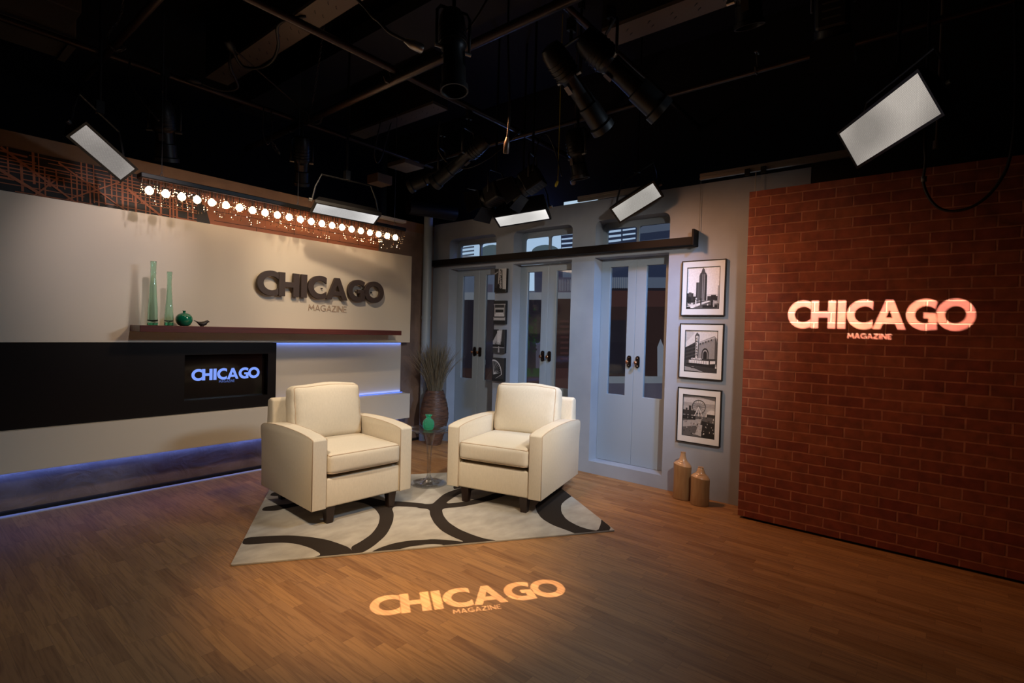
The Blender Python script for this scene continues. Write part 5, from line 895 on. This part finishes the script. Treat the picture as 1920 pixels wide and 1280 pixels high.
def fresnel(lab, back, aim, r=.10, doors=(1,1,1,1), open_=.5, up=3.58, dl=.16):
    back = V(back); d = (V(aim)-back).normalized(); t = thing('barn_door_light', lab, 'stage light', back)
    s = d.cross(V((0,0,1))).normalized(); q = s.cross(d)
    mb = MB(); mb.obox(back+d*.08, d*.10, s*r*.95, q*r*1.05); wpart(mb, 'housing', 'fixture', t, bevel=.02)
    mb = MB(); mb.lathe([(r*.95,0),(r*1.05,.01),(r*1.05,.05),(r*.92,.055),(r*.9,.03)], back+d*.17, d, 24); wpart(mb, 'lens_ring', 'fixture', t, smooth=True)
    mb = MB(); mb.obox(back+d*.225, d*.004, s*r*1.1, q*r*1.1); wpart(mb, 'door_frame', 'fixture', t)
    for k, (e, f) in enumerate(((s, q), (-s, q), (q, s), (-q, s))):
        if not doors[k]: continue
        h = back+d*.23+e*r*1.08; o = (d*math.cos(open_)+e*math.sin(open_))*dl
        mb = MB(); P = [h-f*r*1.05, h+f*r*1.05, h+f*r*1.3+o, h-f*r*1.3+o]; th = (e*math.cos(open_)-d*math.sin(open_))*.002
        mb.add([p-th for p in P]+[p+th for p in P], [(0,1,2,3),(7,6,5,4),(0,4,5,1),(1,5,6,2),(2,6,7,3),(3,7,4,0)]); wpart(mb, 'barn_door', 'fixture', t)
    for k in range(4):
        mb = MB(); mb.obox(back+d*(.02+.035*k)-q*r*1.055, d*.004, s*r*.5, q*.001); wpart(mb, 'vent_slot', 'chain', t)
    c = back+d*.08; top = V((c.x, c.y, c.z+.24)); a, b = c+s*r*1.15, c-s*r*1.15
    mb = MB(); mb.tube([a, V((a.x, a.y, top.z-.03)), top+s*r*.9, top, top-s*r*.9, V((b.x, b.y, top.z-.03)), b], .009, 6); wpart(mb, 'yoke', 'fixture', t, smooth='all')
    mb = MB(); mb.cyl(top, (top.x, top.y, up+.05), .012); wpart(mb, 'hook_clamp', 'fixture', t)
    return t
LA = V((2.285, 2.42, 3.36)); LB = V((2.99, 1.84, 3.36))
FT = V((2.12, 1.98, 0)); BT = V((4.592, .41, 1.69))
leko('spotlight hanging straight down at top centre casting letters on the floor', LA, FT, .42, .075)
leko('long spotlight at top right centre casting letters on the brick wall', LB, BT, .62, .085)
leko('spotlight hanging just left of the long one at top right centre', (2.93, 2.08, 3.33), (3.55, 1.9, 2.8), .58, .075)
leko('spotlight with a blue tab hanging above the chandelier left end', (1.60, 5.25, 3.28), (1.72, 5.42, 2.6), .40, .085, gel='blue_gel', up=3.63)
leko('spotlight hanging above the chandelier middle', (2.74, 5.02, 3.27), (2.9, 5.3, 2.6), .38, .07)
leko('spotlight angled down left over the first double door', (3.75, 3.55, 3.28), (3.62, 4.3, 2.85), .62, .07)
leko('spotlight angled low behind the one over the first double door', (3.95, 4.1, 3.22), (3.6, 4.9, 2.9), .55, .065)
leko('spotlight above the tilted panel light over the third door', (4.2, 2.75, 3.3), (4.35, 2.7, 2.6), .36, .08, up=4.55)
fresnel('barn door light hanging above the brightest panel light', (4.15, 3.12, 3.02), (3.9, 3.9, 2.55), .10, open_=.35, up=4.55)
fresnel('barn door light beside the brightest panel light toward the corner', (4.25, 3.70, 2.98), (4.3, 4.5, 2.7), .095, open_=.6, up=4.55)
fresnel('barn door light cut off by the top edge at the right', (3.26, .53, 3.36), (3.6, .56, 2.7), .085, open_=.12, dl=.14, up=4.55)
leko('spotlight mostly lost in darkness left of the barn doors at top right', (3.0, .9, 3.5), (3.3, .9, 2.6), .30, .07, up=4.55)
t = thing('junction_box', 'pale metal junction box in the ceiling above the corner', 'junction box', (4.0, 4.95, 3.35))
mb = MB(); mb.box((3.84, 4.78, 3.36), (4.12, 5.1, 3.41)); wpart(mb, 'box', 'strut', t, bevel=.004); mb = MB(); mb.box((3.6, 4.95, 3.12), (3.8, 5.15, 3.22)); wpart(mb, 'outlet_box', 'strut', t, bevel=.004)
mb = MB(); mb.lathe([(.028,0),(.028,.05),(.024,.052),(.02,.04)], (4.47, 2.93, 2.99), (-.7, -.3, .3), 18); mb.cyl((4.47, 2.93, 2.99), (4.47, 2.93, 4.6), .006); tag(mb.build('round_connector', 'strut', smooth=True), 'round pale connector between the two right hanging panel lights', 'connector')
mb = MB(); mb.lathe([(.020,0),(.020,.06)], (4.78, .10, 2.86), (0, 0, 1), 14); mb.cyl((4.78,.10,2.9), (4.78,.10,4.6), .008); tag(mb.build('ceiling_connector', ['strut']), 'small pale cylinder connector above the brick wall behind the largest panel light', 'connector')
mb = MB(); mb.lathe([(.012,0),(.016,.03),(.012,.06)], (4.3, 3.0, 2.98), (.2,.5,-.6), 12); mb.cyl((4.3,3.0,2.98), (4.3,3.0,4.6), .004); tag(mb.build('yellow_tag', 'yellow'), 'small yellow tab above the brightest panel light', 'tag')

# ---- aluminium curtain rails above the door wall
def rail(lab, y0, y1, z, x=4.85):
    t = thing('track_rail', lab, 'rail', (x, y0, z)); mb = MB()
    mb.prism([[(0,0),(.03,0),(.03,.006),(.008,.006),(.008,.022),(.024,.026),(.024,.034),(.008,.036),(.008,.054),(.03,.058),(.03,.064),(0,.064)]], (x, y0, z), (1,0,0), EZ, 0, 0) if False else mb.box((x, y0, z), (x+.03, y1, z+.022))
    mb.box((x+.01, y0, z+.022), (x+.02, y1, z+.034)); mb.box((x, y0, z+.034), (x+.03, y1, z+.056)); wpart(mb, 'rail', 'alu', t)
    return t
rail('aluminium rail above the second door near the tilted panel light', 2.35, 3.12, 2.905)
rail('long aluminium rail above the brick wall left of the largest panel light', .45, 1.80, 2.93)
for y, lb in ((1.25, 'small black bracket gripping the aluminium rail, the one farther from the doors'), (1.38, 'small black bracket gripping the aluminium rail, the one nearer the doors')):
    mb = MB(); mb.box((4.825, y-.02, 2.90), (4.85, y+.02, 2.955)); o = mb.build('rail_bracket', 'black'); tag(o, lb, 'bracket', 'black rail brackets')
mb = MB(); mb.tube([(4.84, 1.31, 2.68), (4.84, 1.31, 2.92)], .004, 5); tag(mb.build('hanging_rod', 'steel'), 'thin rod from the rail to the top left corner of the brick wall', 'rod')
t = thing('duct_hose', 'black tubes and dark duct end above the corner pipe', 'duct', (4.5, 5.2, 3.0)); mb = MB(); mb.cyl((4.2,5.15,2.98), (4.85,5.0,3.0), .09, n=20); wpart(mb, 'duct', 'fixture', t, smooth=True)
t = thing('wall_batten', 'thin pale batten at the wall top right of the chandelier', 'batten', (4.1, 5.40, 2.84)); mb = MB(); mb.box((3.75, 5.36, 2.83), (4.35, 5.44, 2.86)); wpart(mb, 'batten', 'white', t)  # plain unlit batten, holds no lamp

# ---- stencils (gobos) inside the two projecting spotlights
def gobo(Lp, T0, e, f, h, width, mag, power, color, k, rlamp, aim, cone, lab, plate=1.15):
    tgt = []; Lp = V(Lp); e = V(e).normalized(); f = V(f).normalized(); mid = (V(aim)-V(T0)); ca, cb = mid.dot(e), mid.dot(f)
    holes = []; isl = []
    for g in L7:
        lp = [[(a*width/6.15, b*h) for a, b in x] for x in g]; holes.append(lp[0]); isl += lp[1:]
    mx, my, mw, mh = mag
    for g in MG:
        lp = [[(mx+a*mw/MGW, my+b*mh) for a, b in x] for x in g]; holes.append(lp[0]); isl += lp[1:]
    mb = MB(); loops = [rect(ca-plate, cb-plate, ca+plate, cb+plate)]+holes
    mb.prism(loops, T0, e, f, 0, None)
    for s_ in isl: mb.prism([s_], T0, e, f, 0, None)
    mb.v = [Lp+(p-Lp)*k for p in mb.v]
    o = mb.build('stencil_plate', 'black'); tag(o, lab, 'stencil')
    light('gobo_lamp', 'SPOT', Lp, aim, power, color, cone=cone, blend=.25, soft=rlamp)
FE = V((.813,-.582,0)); FNn = V((.582,.813,0)); F0 = V((1.789,2.152,0)) - FE*.172
LA2 = LA+(FT-LA).normalized()*.17; LB2 = LB+(BT-LB).normalized()*.34
gobo(LA2, F0, FE, FNn, .205, 1.107, (.426, -.062, .262, .044), 1500, (1, .76, .54), .03, .00013, FT, 27, 'tiny letter stencil inside the spotlight hanging straight down', 1.6)
gobo(LB2, V((4.592, .966, 1.583)), EY, EZ, .208, 1.112, (.403, -.070, .265, .036), 3000, (1, .80, .72), .03, .00015, BT, 29, 'tiny letter stencil inside the long spotlight at top right', 2.0)
